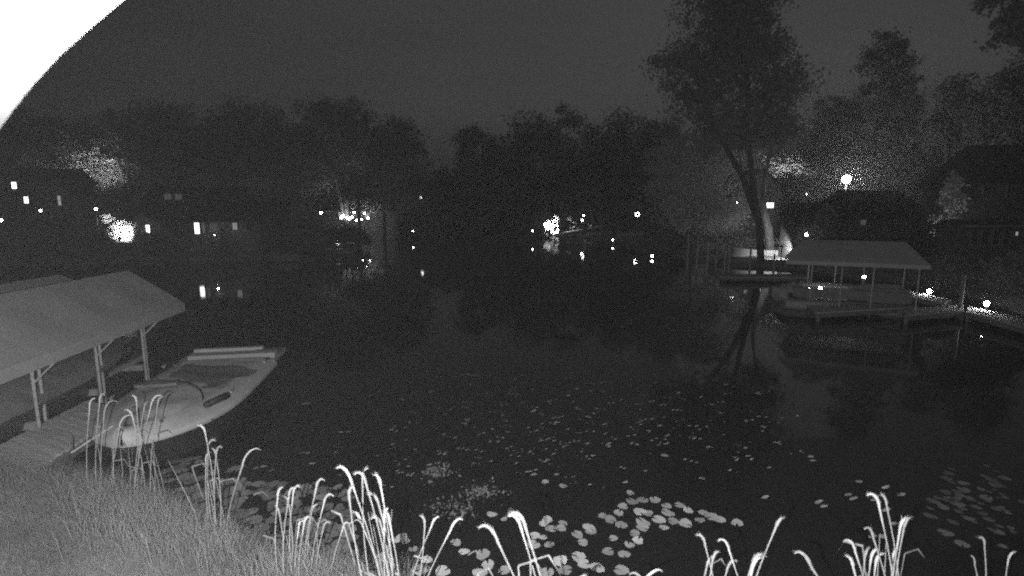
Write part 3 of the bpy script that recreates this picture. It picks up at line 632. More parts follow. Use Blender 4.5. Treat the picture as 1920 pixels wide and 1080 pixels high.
# ---- the moored bowrider in front of the camera
ST, BW = (-7.98, 13.75, .12), (-7.05, 8.75, .12)
L, X, ang = boat_xf(ST, BW); B = 2.7; Hh = .85
bt = thing('bowrider', ST, 'broad white bowrider under pale creased covers, moored at the plank dock', 'boat')
sh = lambda s: Hh * (1 + .1 * s * s)
def hb2(s): 
    return B / 2 * max(0, 1 - (max(0, s - .42) / .58) ** 2.7) ** .62
h = MB(); kz = lambda s: -.4 + .75 * max(0, (s - .65) / .35) ** 2
o, m, N = strip(h, X, L, lambda s: [(-hb2(s) * .98, sh(s) - .26), (-hb2(s) * .84, .08 + (kz(s) + .4) * .6), (0, kz(s)), (hb2(s) * .84, .08 + (kz(s) + .4) * .6), (hb2(s) * .98, sh(s) - .26)])
h.f.append(tuple(o + j for j in range(m))); h.build('hull', M_hull, bt)
for sg in (-1, 1):
    b_ = MB(); strip(b_, X, L, lambda s: [(sg * hb2(s) * .98, sh(s) - .26), (sg * (hb2(s) + .03), sh(s) - .2), (sg * (hb2(s) + .02), sh(s) - .13)]); b_.build('hull_band', M_gel, bt, smooth=True)
wd = lambda s: max(hb2(s) - (.46 if s < .55 else .46 + .1 * (s - .55)), 0.0)
g_ = MB(); strip(g_, X, L, lambda s: [(-hb2(s) - .02, sh(s) - .13), (-hb2(s) * .5 - wd(s) * .5, sh(s) + .01), (-wd(s), sh(s) + .05)])
strip(g_, X, L, lambda s: [(hb2(s) + .02, sh(s) - .13), (hb2(s) * .5 + wd(s) * .5, sh(s) + .01), (wd(s), sh(s) + .05)]); g_.build('gunwale', M_gel, bt, smooth=True)
def fl(s): return .90 if s < .9 else .90 + (s - .9) * .4
li = MB(); strip(li, X, L, lambda s: [(-wd(s), sh(s) + .04), (-wd(s) * .95, fl(s)), (wd(s) * .95, fl(s)), (wd(s), sh(s) + .04)]); li.build('liner', M_gel, bt)
ct = MB(); cs_ = [atz(x_, y_, .95) for x_, y_ in ((318, 718), (400, 738), (488, 704), (356, 690))]
for i in range(13):
    for k in range(9):
        f, q = i / 12, k / 8; wob = .05 * math.sin(3 * q + 1) * (f - .5); p = cs_[0].lerp(cs_[1], f).lerp(cs_[3].lerp(cs_[2], f), q)
        ct.v.append((p.x + wob, p.y + .07 * math.sin(5 * f), 1.075 + .035 * math.sin(7 * f + 3 * q) + .03 * math.sin(11 * q - 4 * f) + random.uniform(0, .02)))
for i in range(12):
    for k in range(8): ct.f.append((i * 9 + k, i * 9 + k + 1, i * 9 + k + 10, i * 9 + k + 9))
ct.build('crumpled_tarp', M_carpet, bt, smooth=True)
# transom, rear sun pad, swim platform, engine hatch
MB().box(X(.04, 0, .45), (.1, B * .88, .85), ang).build('transom', M_hull, bt)
MB().box(X(-.72, 0, .74), (1.36, B * .96, .1), ang).build('swim_platform', M_gelg, bt)
MB().box(X(-.6, 0, .42), (1.0, B * .62, .5), ang).build('stern_pod', M_hull, bt)
MB().box(X(-1.28, -.28, .84), (.16, B * .70, .1), ang).build('platform_rail', M_gel, bt)
MB().box(X(-.42, .12, .86), (.34, B * .84, .16), ang).build('sun_pad', M_seatp, bt)
MB().box(X(-.98, .86, .80), (.56, .74, .03), ang).build('platform_mat', M_seat, bt)
MB().box(X(-.9, -.3, .80), (.1, B * .55, .025), ang).build('tread_strip', M_rubber, bt)
cc = MB()          # creased canvas stretched over the cockpit
for i in range(17):
    for k in range(11):
        f, q = i / 16, -1 + k / 5; s_ = .03 + .50 * f
        cc.v.append(X(L * s_, q * (wd(s_) + .04), sh(s_) + .055 - .05 * (1 - q * q) * math.sin(math.pi * f) + .02 * math.sin(9 * f + 4 * q) + .014 * math.sin(19 * f - 7 * q) + random.uniform(0, .012)))
for i in range(16):
    for k in range(10): cc.f.append((i * 11 + k, i * 11 + k + 1, i * 11 + k + 12, i * 11 + k + 11))
cc.build('cockpit_cover', M_cov2, bt, smooth=True)
# low dash, bow cover with its stitched curved edge, dark folded mat
bc = MB(); nb_, na_ = 12, 10; gr_ = []
edge_x = lambda y: .48 + .155 * y + .07 * y * y
for i in range(nb_ + 1):
    for k in range(na_ + 1):
        f = i / nb_; yf = -1 + 2 * k / na_; s_ = edge_x(yf) + (.93 - edge_x(yf)) * f; y = yf * max(wd(s_) + .05, .03)
        z = sh(s_) + .075 + .10 * (1 - yf * yf) * math.sin(math.pi * (.25 + .7 * f)) + .022 * math.sin(9 * f + 5 * yf) + .016 * math.sin(17 * f - 9 * yf + 1) * (1 - yf * yf)
        bc.v.append(X(L * s_, y, z))
for i in range(nb_):
    for k in range(na_): a_ = i * (na_ + 1) + k; bc.f.append((a_, a_ + 1, a_ + na_ + 2, a_ + na_ + 1))
bow_c = bc.build('bow_cover', M_cov2, bt, smooth=True)
MB().tube([Vector(bc.v[k]) + Vector((0, 0, .012)) for k in range(na_ + 1)], .012, 6).build('piping', M_rubber, bow_c, smooth=True)
mt = MB()
for q in range(3): mt.box(X(L * (.52 + .012 * q), -.72 + .26 * q, 1.08 + .02 * q), (.17, .36, .06), ang + .1 * q)
mt.build('folded_mat', M_seat, bt)
MB().add([X(L * .9, y, .86 if x else .84) for x in (0,) for y in (-.42, .42)] + [X(L * .985, .12, .94), X(L * .985, -.12, .94)] + [X(L * .9, y, .5) for y in (-.42, .42)], [(0, 1, 2, 3), (0, 4, 5, 1)]).build('bow_locker', M_gelg, bt)
MB().tube([X(L * .775, 1.02, 1.0), X(L * .67, 1.2, .98)], [.075, .075], 10).ball(X(L * .775, 1.02, 1.0), .075).ball(X(L * .67, 1.2, .98), .075).build('fender', M_rubber, bt, smooth=True)
for s_ in (.12, .6, .93):
    for sy in (-1, 1): c = X(L * s_, sy * (hb2(s_) - .12), sh(s_) + .1); MB().box(c, (.2, .03, .03), ang).box((c[0], c[1], c[2] - .03), (.06, .03, .06), ang).build('cleat', M_metal, bt)
tag(MB().tube([X(L * .93, -.3, .98), X(L * .97, -.9, .6), (-8.7, 9.6, .62)], .02, 5).build('mooring_rope', M_gel), 'pale rope tying the bowrider to the plank dock', 'rope')

# ------------------------------------------------------------------ boat canopies and lifts
def canopy(name, label, A, Bp, side, width, ze, zr, drop=.22, nseam=5, vm=M_vinyl, posts=(.06, .35, .62, .94), hipe=.0, rails=True, group=None, post_z=.0, inset=.05):
    """A,Bp: ends of the eave nearer the camera; side: unit direction to the other eave"""
    A = Vector((*A, ze)); Bp = Vector((*Bp, ze)); sd_ = Vector((*side, 0)).normalized() * width; u = (Bp - A).normalized()
    t = thing(name, (*((A + Bp + sd_) / 2)[:2], 0), label, 'boat canopy', group); Ln = (Bp - A).length
    up = Vector((0, 0, zr - ze)); ns = 24; nc = 10; mb = MB(); grid = []
    for i in range(ns + 1):
        f = i / ns; row = []
        for j in range(nc + 1):
            g = j / nc; prof = 1 - abs(2 * g - 1); sag = -.055 * math.sin(f * math.pi * nseam) ** 2 * math.sin(g * math.pi * 2) ** 2
            k = 1 - hipe * 0; e = prof ** .95
            row.append(A + u * (Ln * (.5 + (f - .5) * (1 - 2 * hipe * e))) + sd_ * g + up * e + Vector((0, 0, sag)))
        grid.append(row)
    o = 0; mb.v = [tuple(p) for r in grid for p in r]; m_ = nc + 1
    for i in range(ns):
        for j in range(nc): mb.f.append((i * m_ + j, i * m_ + j + 1, (i + 1) * m_ + j + 1, (i + 1) * m_ + j))
    cv = mb.build('cover', vm, t, smooth=False)
    mod = cv.modifiers.new('thickness', 'SOLIDIFY'); mod.thickness = .02
    va = MB(); dn = Vector((0, 0, -drop)); out = -sd_.normalized() * .012
    up2 = Vector((0, 0, .03)); va.slab([A + out + up2, Bp + out + up2, Bp + out + dn, A + out + dn], .015); va.slab([A + sd_ - out, Bp + sd_ - out, Bp + sd_ - out + dn, A + sd_ - out + dn], .015)
    for Ee, s_ in ((A, -1), (Bp, 1)): 
        va.slab([Ee + u * s_ * .03, Ee + sd_ + u * s_ * .03, Ee + sd_ + u * s_ * .03 + dn, Ee + u * s_ * .03 + dn], .015)
    va.build('valance', vm, t)
    for k in range(1, nseam):
        f = k / nseam; c = A + u * Ln * f; MB().tube([c + Vector((0, 0, .012)), c + sd_ / 2 + up + u * Ln * (.5 - f) * 2 * hipe + Vector((0, 0, .012)), c + sd_ + Vector((0, 0, .012))], .022, 4).build('seam', M_vinyld, t)
    fr = MB()
    for f in (.01, .5, .99):
        c = A + u * Ln * f - Vector((0, 0, .1)); fr.tube([c + sd_ * .02, c + sd_ / 2 + up + u * Ln * (.5 - f) * 2 * hipe, c + sd_ * .98], .025, 6)
    for g in (.03, .97): fr.tube([A + sd_ * g - Vector((0, 0, .1)), Bp + sd_ * g - Vector((0, 0, .1))], .03, 6)
    fr.build('frame', M_metal, t)
    for f in posts:
        for g in (inset, 1 - inset):
            c = A + u * Ln * f + sd_ * g; MB().tube([(c.x, c.y, -1.1), (c.x, c.y, ze + (zr - ze) * 2 * min(g, 1 - g) - .06)], .032, 8).build('post', M_metal, t)
            if inset > .1:
                e_ = A + u * Ln * (f + .02) + sd_ * (.02 if g < .5 else .98); MB().tube([(c.x, c.y, ze - .75), (e_.x, e_.y, ze - .06)], .02, 6).tube([(c.x, c.y, ze - .1), (c.x - u.x * .7, c.y - u.y * .7, ze - .1)], .02, 5).build('brace', M_metal, t)
    if rails:
        for f in posts:
            p = A + u * Ln * f + sd_ * inset; q = A + u * Ln * f + sd_ * (1 - inset); m2 = (p + q) / 2
            MB().box((m2.x, m2.y, .62), ((q - p).length - .1, .1, .16), math.atan2((q - p).y, (q - p).x)).build('cross_beam', M_alu, t)
        for f in (posts[0], posts[1], posts[2], posts[3]):
            for g in (.30, .70):
                c = A + u * Ln * (f + .05) + sd_ * g; MB().tube([(c.x, c.y, -1.1), (c.x, c.y, 1.75)], .03, 6).build('guide_post', M_metal, t)
        for g in (.36, .64):
            p = A + u * Ln * .03 + sd_ * g; q = A + u * Ln * .97 + sd_ * g; m2 = (p + q) / 2
            MB().box((m2.x, m2.y, .78), ((q - p).length, .12, .12), math.atan2((q - p).y, (q - p).x)).build('bunk', M_alu, t)
    return t
a = Vector((-8.62, 6.6)); b = Vector((-10.02, 15.4)); ax = (b - a).normalized(); pr = (-ax.y, ax.x)
canopy('boat_canopy', 'long pale fabric canopy over the covered boat beside the dock', a, b, pr, 2.9, 2.27, 3.3, posts=(.18, .42, .65, .88), inset=.24)
a2 = Vector((-12.05, 8.2)); b2 = Vector((-13.25, 16.9))
canopy('boat_canopy', 'second pale canopy further out, its ridge showing behind the long one', a2, b2, pr, 3.1, 2.1, 3.0, posts=(.1, .5, .95), rails=False)
ra = atz(1475, 489, 2.6); rb_ = atz(1745, 499, 2.6); ud = (rb_ - ra).normalized()
canopy('boat_canopy', 'white canopy with straight ridge over the lamp-lit dock', (ra.x, ra.y), (rb_.x, rb_.y), (-ud.y, ud.x), 3.4, 2.6, 3.6, drop=.16, vm=M_vinyl, posts=(.2, .42, .64, .94), rails=False, hipe=.12)
pc = (ra + rb_) / 2 + Vector((-ud.y, ud.x, 0)) * 1.9
pontoon('pontoon_boat', 'pontoon boat with bench seats sheltered under the white canopy', (pc.x, pc.y, 0), math.atan2(ud.y, ud.x), 5.6, 2.3, z=.3, seatm=M_seat)

# ------------------------------------------------------------------ lily pads and floating leaves
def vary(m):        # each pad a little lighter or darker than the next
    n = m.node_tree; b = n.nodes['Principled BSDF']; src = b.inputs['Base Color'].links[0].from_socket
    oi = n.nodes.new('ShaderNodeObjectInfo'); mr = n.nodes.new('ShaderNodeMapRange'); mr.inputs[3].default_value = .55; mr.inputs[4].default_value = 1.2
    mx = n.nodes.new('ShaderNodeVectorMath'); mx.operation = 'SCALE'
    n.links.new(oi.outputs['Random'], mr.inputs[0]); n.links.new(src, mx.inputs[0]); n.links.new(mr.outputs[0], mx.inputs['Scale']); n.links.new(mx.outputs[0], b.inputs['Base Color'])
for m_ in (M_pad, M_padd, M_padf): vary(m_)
def pad_mesh(k, pm):
    n = 14; v = [(0, 0, .006)]; f = []
    notch = .2
    for i in range(n + 1):
        a = notch + (6.283 - 2 * notch) * i / n; r = 1 + .10 * math.sin(2 * a + k) + .08 * math.sin(3 * a + 2.1 * k) + .06 * math.sin(7 * a + 2 * k)
        v.append((r * math.cos(a), r * math.sin(a) * .95, .02 + .03 * math.sin(2 * a + k)))
    for i in range(n): f.append((0, i + 1, i + 2))
    for i in range(n + 1): v.append((v[i + 1][0] * .97, v[i + 1][1] * .97, v[i + 1][2] - .03))
    for i in range(n): f.append((i + 1, n + 2 + i, n + 3 + i, i + 2))
    me = bpy.data.meshes.new('lily_pad'); me.from_pydata(v, [], f); me.materials.append(pm); return me
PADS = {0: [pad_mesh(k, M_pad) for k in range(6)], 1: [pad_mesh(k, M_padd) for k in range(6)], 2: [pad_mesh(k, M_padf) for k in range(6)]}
placed = []; PS = [.62, 0]
def pad(px, py, r, label, group, overlap=.75):
    p = atz(px, py, 0)
    r *= PS[0]
    for (x, y, rr) in placed:
        if math.hypot(p.x - x, p.y - y) < (r + rr) * overlap: return False
    if gh(p.x, p.y) > -.02: return False
    placed.append((p.x, p.y, r)); o = bpy.data.objects.new('lily_pad', random.choice(PADS[PS[1]])); COL.objects.link(o)
    o.location = (p.x, p.y, .006 + .004 * random.random()); o.scale = (r, r, r); o.rotation_euler = (random.uniform(-.05, .05), random.uniform(-.05, .05), random.uniform(0, 6.28))
    tag(o, label, 'lily pad', group); return True
G1 = 'lily pads in the open drift beyond the reeds'
for (px, py, r) in [(1185, 941, .17), (1205, 938, .16), (1228, 938, .17), (1168, 950, .15), (1250, 949, .14), (1160, 962, .15), (1200, 960, .18), (1215, 963, .15), (1252, 962, .17), (1275, 948, .15), (1290, 957, .14),
                    (1145, 975, .17), (1165, 985, .16), (1205, 980, .19), (1235, 975, .19), (1262, 978, .15), (1285, 982, .19), (1205, 990, .17), (1320, 962, .15), (1335, 970, .18), (1350, 975, .15), (1382, 981, .17), (1312, 976, .13), (1130, 968, .13),
                    (1245, 990, .12), (1190, 1000, .14), (1196, 1014, .15), (1150, 1010, .12), (1105, 990, .17), (1108, 997, .14), (1083, 1003, .16), (1182, 925, .12)]:
    k = 0 if px < 1155 else 1 if py < 955 and px < 1260 else 2 if px > 1305 else 3 if py < 1000 else 4
    pad(px, py, r, ['pale lily pad at the end of the open drift nearest the white plumes', 'pale lily pad along the far edge of the open drift', 'pale lily pad in the thin tail of the open drift', 'pale lily pad in the thick middle of the open drift', 'pale lily pad just on the bank side of the open drift'][k], G1 + [', near end', ', far edge', ', thin tail', ', middle', ', bank side'][k], .35)
PS[0] = .56
G2 = 'lily pads floating beside the bright drooping reed heads'
for (px, py, r) in [(922, 965, .15), (958, 958, .12), (945, 974, .1), (1026, 975, .17), (1020, 982, .15), (1056, 982, .14), (1034, 992, .17), (1052, 991, .15), (1003, 1005, .15), (1000, 1022, .19), (1018, 1008, .12), (1030, 1022, .14), (1093, 1018, .15),
                    (1085, 1045, .2), (1095, 1058, .18), (1050, 1052, .2), (1060, 1070, .18), (1120, 1065, .19), (1025, 1075, .2), (905, 1040, .2), (915, 1060, .18), (900, 1075, .19), (945, 1070, .16), (1022, 904, .13), (1056, 912, .14), (855, 1018, .15), (870, 1035, .14),
                    (755, 1007, .15), (760, 1015, .14), (742, 1012, .15), (775, 1030, .12), (800, 1050, .16), (720, 1045, .2), (790, 1068, .2), (830, 1072, .2), (1165, 1070, .2), (1140, 1035, .17), (1180, 1022, .14), (1170, 1040, .16)]:
    k = 0 if px < 890 else 1 if px < 975 else 2 if px < 1075 and py < 1030 else 3
    pad(px, py, r, ['lily pad between the brightest reed clump and the leaning stalks', 'lily pad around the outermost white plume', 'lily pad beside the taller pair of white plumes', 'lily pad close to the bank below the open drift'][k], G2 + [' among leaning stalks', ' by the outer plume', ' by the paired plumes', ' close to the bank'][k], .3)
G3 = 'dim lily pads in the dense mat below the bowrider'
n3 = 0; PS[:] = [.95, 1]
for _ in range(6000):
    if n3 >= 165: break
    px, py = random.uniform(300, 660), random.uniform(845, 1080)
    if px > 470 and py < 905 + (px - 470) * .02: continue
    if px < 470 and py < 850 + max(0, px - 360) * .35: continue
    if random.random() < .35 and 460 < px < 560 and py < 940: continue
    k = 0 if px < 395 else 1 if px < 500 else 2 if py < 965 else 3
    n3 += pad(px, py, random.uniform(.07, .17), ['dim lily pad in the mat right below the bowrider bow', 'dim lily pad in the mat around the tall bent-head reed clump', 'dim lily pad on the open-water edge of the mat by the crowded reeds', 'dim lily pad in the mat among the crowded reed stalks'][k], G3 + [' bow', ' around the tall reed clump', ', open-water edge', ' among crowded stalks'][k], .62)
G4 = 'faint lily pads in the patch off the reeds at the picture edge'
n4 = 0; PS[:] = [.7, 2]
for _ in range(3000):
    if n4 >= 60: break
    px, py = random.gauss(1830, 60), random.gauss(935, 38)
    if px < 1735 or py < 868 or px > 1930: continue
    k = 0 if py < 920 else 1 if py < 950 else 2
    n4 += pad(px, py, random.uniform(.06, .15), ['faint lily pad on the far side of the dim patch at the picture edge', 'faint lily pad in the middle of the dim patch at the picture edge', 'faint lily pad on the reed side of the dim patch at the picture edge'][k], G4 + [', far side', ', middle', ', reed side'][k], .7)
# broken leaves scattered over the open water: nobody could count them
C_ = []
for _ in range(430):
    px = random.gauss(1010, 270); py = random.gauss(795, 58)
    if px < 560 or px > 1500 or py < 660 or py > 930: continue
    p = atz(px, py, 0); s = random.uniform(.012, .04) * (1.6 if random.random() < .15 else 1)
    for k in range(random.choice((1, 1, 2, 3))): C_.append((p.x + random.uniform(-.12, .12), p.y + random.uniform(-.06, .06), s))
for px, py in [(1435, 935), (1535, 945), (1545, 952), (1590, 930), (1600, 938), (1640, 940), (1660, 917), (1690, 930), (1610, 904), (1660, 960), (1675, 985), (1655, 1008), (1635, 1008), (480, 880), (510, 885), (495, 875), (1525, 865), (1520, 858), (585, 870)]:
    p = atz(px, py, 0); C_.append((p.x, p.y, .06))
mb = MB()
for x, y, s in C_:
    a = random.uniform(0, 6.28); n_ = 7; rise = random.uniform(0, .6) * s
    v = [(x + s * (1 + .3 * random.random()) * math.cos(a + 6.283 * i / n_), y + s * random.uniform(.5, .9) * math.sin(a + 6.283 * i / n_), .012 + rise * (1 + math.cos(6.283 * i / n_ + a))) for i in range(n_)]
    mb.add(v, [tuple(range(n_))])
mb.build('floating_leaves', M_padl, kind='stuff', label='small broken leaves scattered over the open water')
# half-drowned weed tufts
for px, py, w_, lab in [(820, 888, .3, 'tall faint weed tuft standing in open water above the reed group'), (905, 926, .35, 'pale weed tuft with bright flecks near the drooping reeds'), (845, 955, .4, 'low flat weed patch between two reed groups'), (1065, 795, .0, '')]:
    if not w_: continue
    p = atz(px, py, 0); n_ = 160; c = np.stack([p.x + rng.normal(size=n_) * w_ * .55, p.y + rng.normal(size=n_) * w_ * .4, np.abs(rng.normal(size=n_)) * .06], 1)
    V, Qd = leaf_quads(c, .03); o = arr_mesh('weed_tuft', V, Qd, M_weed, kind='stuff'); o['label'] = lab

# ------------------------------------------------------------------ bank grass
def blades(n, region, h, m, name, lab, lean=.35, wd_=.012):
    xs_ = []; 
    while len(xs_) < n:
        x, y = region()
        z = gh(x, y) if len(xs_) < 1 else None
        xs_.append((x, y))
    A_ = np.array(xs_); Z = ground_h(A_[:, 0], A_[:, 1]); keep = (lake_sdf(A_[:, 0], A_[:, 1]) > .02) & (rng.random(len(A_)) < .78 + .35 * np.sin(A_[:, 0] * 2.1 + np.sin(A_[:, 1] * 1.7)) * np.sin(A_[:, 1] * 2.6 + 1.3 * np.sin(A_[:, 0]))); A_ = A_[keep]; Z = Z[keep]; n = len(A_)
    hh = h * (.5 + rng.random(n)); th = rng.random(n) * 6.283; le = hh * lean * (.3 + rng.random(n)); a2_ = rng.random(n) * 6.283
    dx, dy = np.cos(th) * wd_, np.sin(th) * wd_; lx, ly = np.cos(a2_) * le, np.sin(a2_) * le
    b0 = np.stack([A_[:, 0] - dx, A_[:, 1] - dy, Z - .02], 1); b1 = np.stack([A_[:, 0] + dx, A_[:, 1] + dy, Z - .02], 1)
    m1 = np.stack([A_[:, 0] + dx * .7 + lx * .35, A_[:, 1] + dy * .7 + ly * .35, Z + hh * .6], 1); m0 = np.stack([A_[:, 0] - dx * .7 + lx * .35, A_[:, 1] - dy * .7 + ly * .35, Z + hh * .6], 1)
    t1_ = np.stack([A_[:, 0] + lx + dx * .1, A_[:, 1] + ly, Z + hh], 1); t0_ = np.stack([A_[:, 0] + lx - dx * .1, A_[:, 1] + ly, Z + hh], 1)
    V = np.stack([b0, b1, m1, m0, t1_, t0_], 1).reshape(-1, 3); i = np.arange(n) * 6
    Qd = np.concatenate([np.stack([i, i + 1, i + 2, i + 3], 1), np.stack([i + 3, i + 2, i + 4, i + 5], 1)])
    o = arr_mesh(name, V, Qd, m, kind='stuff'); o['label'] = lab; return o
def reg_bank():
    return random.uniform(-9.8, -1.5), random.uniform(4.4, 8.8)
blades(150000, reg_bank, .065, M_grass, 'grass', 'soft bright grass covering the near bank', .9, .003)
def reg_edge():
    k = random.randint(0, len(near) - 2); a = near[k]; b = near[k + 1]; f = random.random(); q = abs(random.gauss(0, .3))
    return a[0] + (b[0] - a[0]) * f - q * .6 - .05, a[1] + (b[1] - a[1]) * f - q
blades(16000, reg_edge, .30, M_grass, 'tall_grass', 'fuzzy taller grass along the waterline of the near bank', .6, .0035)

tufts = [tuple(atz(x_, y_, .4)[:2]) + (r_,) for x_, y_, r_ in ((215, 965, .22), (255, 985, .3), (300, 1000, .3), (335, 1030, .25), (185, 945, .16), (405, 1040, .2), (540, 1078, .25), (610, 1086, .25), (720, 1096, .2))]
def reg_tuft():
    x, y, r = random.choice(tufts); return random.gauss(x, r), min(random.gauss(y, r * .7), y + .3)
blades(6500, reg_tuft, .42, M_grassb, 'tall_grass', 'wispy pale grass tufts standing round the reed bases', .45, .003)
# ------------------------------------------------------------------ reeds with drooping feathery heads
def reed(parent, px0, px1, py1, hook, D, head=.30, hw=.026, base_py=1090):
    """stalk from its foot to an apex, then a feathery head nodding over by hook pixels"""
    T = aty(px1, py1, D); P0 = aty(px0, base_py, D)
    dirv = (P0 - T).normalized(); zg = max(gh(P0.x, D - .2), .05) - .03
    k = max(0, (P0.z - zg) / max(.05, -dirv.z)); Bs = P0 + dirv * k; Bs.y = D - .15
    hkx = hook / F * D; ln = (T - Bs).length; pts = []; bow = .06 * ln * (1 if hook > 0 else -1)
    r = max(abs(hkx), .035); rise = max(r * 1.25, .10); sgn = 1 if hook > 0 else -1; amax = 2.15 if abs(hook) >= 12 else 1.75
    ex = r / (1 - math.cos(amax)); E = T - Vector((hkx * .55, 0, rise))
    for i in range(9):
        f = i / 8; p = Bs.lerp(E, f); p.x += -bow * math.sin(f * math.pi) * .6; pts.append(p)
    e = pts[-1]; dl = (pts[-1] - pts[-2]).normalized()
    yy = random.uniform(-.3, .3) * r
    arc = [e + Vector((sgn * ex * (1 - math.cos(a)) + dl.x * rise * .6 * math.sin(min(a, 1.57)), yy * (1 - math.cos(a)), rise * math.sin(a))) for a in np.linspace(.12, amax, 9)]
    stem = pts + arc[:3]
    s = MB().tube(stem, [.0042 + .003 * (1 - i / len(stem)) for i in range(len(stem))], 5).build('reed_stalk', M_reed, parent, smooth=True)
    hp = [pts[-1].lerp(pts[-3], t) for t in np.linspace(min(1, head / max(.2, (pts[-1] - pts[-3]).length)), 0, 5)][:-1] + [e] + arc
    n_ = len(hp); prof = lambda q: (math.sin(math.pi * (.04 + .93 * q ** 1.25))) ** 1.1
    h_ = MB().tube(hp, [hw * (.10 + .90 * prof(i / (n_ - 1))) * random.uniform(.36, .5) for i in range(n_)], 6)
    for _ in range(90):
        i = random.randrange(n_ - 3); c = hp[i].lerp(hp[i + 1], random.random()); tdir = (hp[i + 2] - hp[i]).normalized(); q = i / (n_ - 1)
        dv = (tdir * random.uniform(1.0, 1.8) + Vector((random.gauss(0, .22), random.gauss(0, .22), random.gauss(-.08, .16)))).normalized() * random.uniform(.8, 1.8) * hw * (.4 + .9 * prof(q))
        sd2 = dv.cross(Vector((0, 1, .2))).normalized() * .003
        h_.add([c - sd2, c + sd2, c + dv], [(0, 1, 2)])
    h_.build('seed_head', M_head if random.random() < .65 else M_headd, s)
def clump(label, D, stalks, hw=.026, head=.3, base_py=1090, thin=()):
    px = sum(s[0] for s in stalks) / len(stalks); b = aty(px, 1085, D)
    t = thing('reed_clump', (b.x, D - .15, gh(b.x, D)), label, 'reeds')
    for s in stalks: reed(t, *s, D + random.uniform(-.18, .18), head * random.uniform(.8, 1.2), hw * random.uniform(.85, 1.15), base_py)
    for s in stalks:               # flat drooping leaves on most stalks
        if random.random() < .25: continue
        T = aty(s[1] + random.uniform(-26, 26), s[2] + random.uniform(45, 130), D); P0 = aty(s[0], base_py, D); P0.z = max(gh(P0.x, D), .05)
        sgn = random.choice((-1, 1)); ln_ = random.uniform(.12, .3); mid = P0.lerp(T, .6)
        pts_ = [mid, T, T + Vector((sgn * ln_ * .6, .03, .03)), T + Vector((sgn * ln_, .06, -ln_ * random.uniform(.3, .9)))]
        lb = MB(); w_ = [.006, .011, .008, .001]
        for i in range(3): a_, b_ = pts_[i], pts_[i + 1]; lb.add([a_ + Vector((0, 0, w_[i])), a_ - Vector((w_[i], 0, w_[i])), b_ - Vector((w_[i + 1], 0, w_[i + 1])), b_ + Vector((0, 0, w_[i + 1]))], [(0, 1, 2, 3)])
        lb.build('leaf_blade', M_dead, t)
    for px0, px1, py1 in thin:     # bare leaf blades and stems without heads
        T = aty(px1, py1, D); P0 = aty(px0, base_py, D); P0.z = max(gh(P0.x, D), 0.05)
        MB().tube([P0, P0.lerp(T, .5) + Vector((.03, 0, 0)), T], [.006, .005, .002], 5).build('leaf_blade', M_reed, t)
clump('dim reed clump growing between dock and bowrider bow', 7.9, [(205, 192, 738, 14), (215, 205, 752, 26), (225, 232, 780, 22), (255, 252, 742, -5), (268, 272, 755, 6), (262, 290, 742, 18), (285, 240, 768, -14), (300, 300, 745, 10), (190, 172, 748, 10), (245, 222, 802, 22)], .03, .34, 1000,
      [(200, 178, 800), (235, 225, 830), (270, 262, 820), (295, 285, 830), (310, 280, 840), (318, 290, 850), (300, 270, 835), (250, 240, 835)])
clump('tall reed clump with one head bent away, beyond the grassy edge', 6.9, [(412, 378, 797, -10), (418, 396, 826, 14), (424, 412, 836, 16), (414, 390, 850, 10), (432, 466, 844, 28), (420, 400, 842, -8)], .03, .34, 1020, [(388, 315, 862), (425, 400, 880), (405, 385, 880), (436, 428, 960)])
clump('crowded reed clump with pale crooked heads beside the lily mat', 6.0, [(535, 524, 916, 8), (545, 548, 914, 14), (552, 537, 932, -8), (560, 555, 912, 12), (580, 601, 896, 18), (592, 616, 924, 20), (565, 562, 978, 6), (572, 574, 970, 10), (600, 612, 978, 14), (590, 588, 948, 10), (625, 648, 978, 12), (540, 520, 950, -6)], .03, .3, 1090,
      [(550, 530, 980), (570, 560, 990), (600, 590, 990), (585, 575, 1000)])
clump('brightest tall reed clump, several heads bent over together', 5.0, [(705, 645, 876, -24), (712, 684, 880, 10), (720, 676, 884, -16), (728, 710, 893, -6), (702, 658, 915, 8), (736, 700, 926, -18), (742, 727, 962, -6), (714, 670, 962, -12), (732, 706, 968, -14), (738, 722, 955, 4)], .034, .34, 1090,
      [(720, 690, 960), (735, 715, 990), (700, 735, 955), (725, 700, 985)])
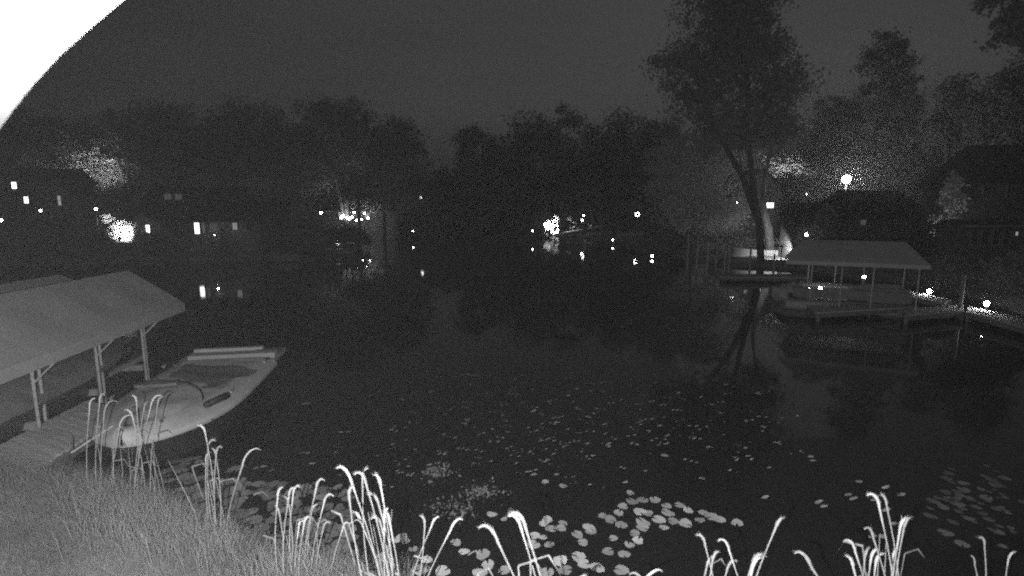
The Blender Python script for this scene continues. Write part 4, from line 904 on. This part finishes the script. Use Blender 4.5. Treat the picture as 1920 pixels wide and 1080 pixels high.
clump('sparse three-stalk reed clump leaning toward open water', 5.2, [(775, 792, 968, -8), (778, 814, 970, 10), (806, 854, 974, 18)], .03, .3)
clump('two white plume reeds nodding over, close to the bank', 4.2, [(958, 918, 984, -30), (1000, 972, 960, -26), (992, 966, 966, -20)], .034, .3)
clump('small reed pair with hooked heads before the lily drift', 4.7, [(1326, 1316, 1004, -14), (1374, 1358, 1010, -20), (1336, 1342, 1034, 10), (1360, 1372, 1050, 14), (1322, 1330, 1046, 8)], .03, .3)
clump('club-headed reed leaning far over beside a hooked one', 4.7, [(1416, 1460, 972, 8), (1402, 1420, 1038, 14), (1536, 1510, 1036, -24), (1408, 1418, 1046, 10)], .036, .3)
clump('tall reed clump with four hooked heads, off the faint pad patch', 4.9, [(1650, 1640, 927, -22), (1664, 1660, 930, -8), (1676, 1694, 972, 8), (1680, 1702, 972, 10), (1645, 1630, 988, -18), (1608, 1595, 1012, -22), (1622, 1626, 1030, 6), (1630, 1640, 1030, 10), (1672, 1678, 1028, 4), (1600, 1597, 1046, -8), (1640, 1648, 1038, 8)], .032, .3, 1090,
      [(1640, 1650, 1000), (1655, 1662, 1010)])
clump('thin faint reed clump nearest the picture edge', 5.4, [(1828, 1842, 1008, -12), (1824, 1828, 1044, -4), (1880, 1896, 1034, 6)], .024, .25)
clump('low arching reed tuft at the middle of the bank', 4.5, [(1190, 1215, 1070, 30), (1240, 1200, 1072, -20), (1070, 1085, 1078, 12)], .03, .25)

# ------------------------------------------------------------------ round white hood of the camera, overexposed at the corner
hd = [(262, -40), (225, 0), (168, 50), (110, 103), (60, 160), (25, 206), (0, 241), (-40, 300)]
zc = 5.42; edge = [atz(x, y, zc) for x, y in hd]
back = [Vector((-6.5, edge[-1].y, zc)), Vector((-6.5, -1.2, zc)), Vector((edge[0].x - .1, -1.2, zc))]
poly = [(p.x, p.y) for p in edge + back]
tag(MB().prism(list(poly), zc, zc + .05).build('eave_hood', M_hood), 'round white hood edge glaring in the top corner', 'hood')
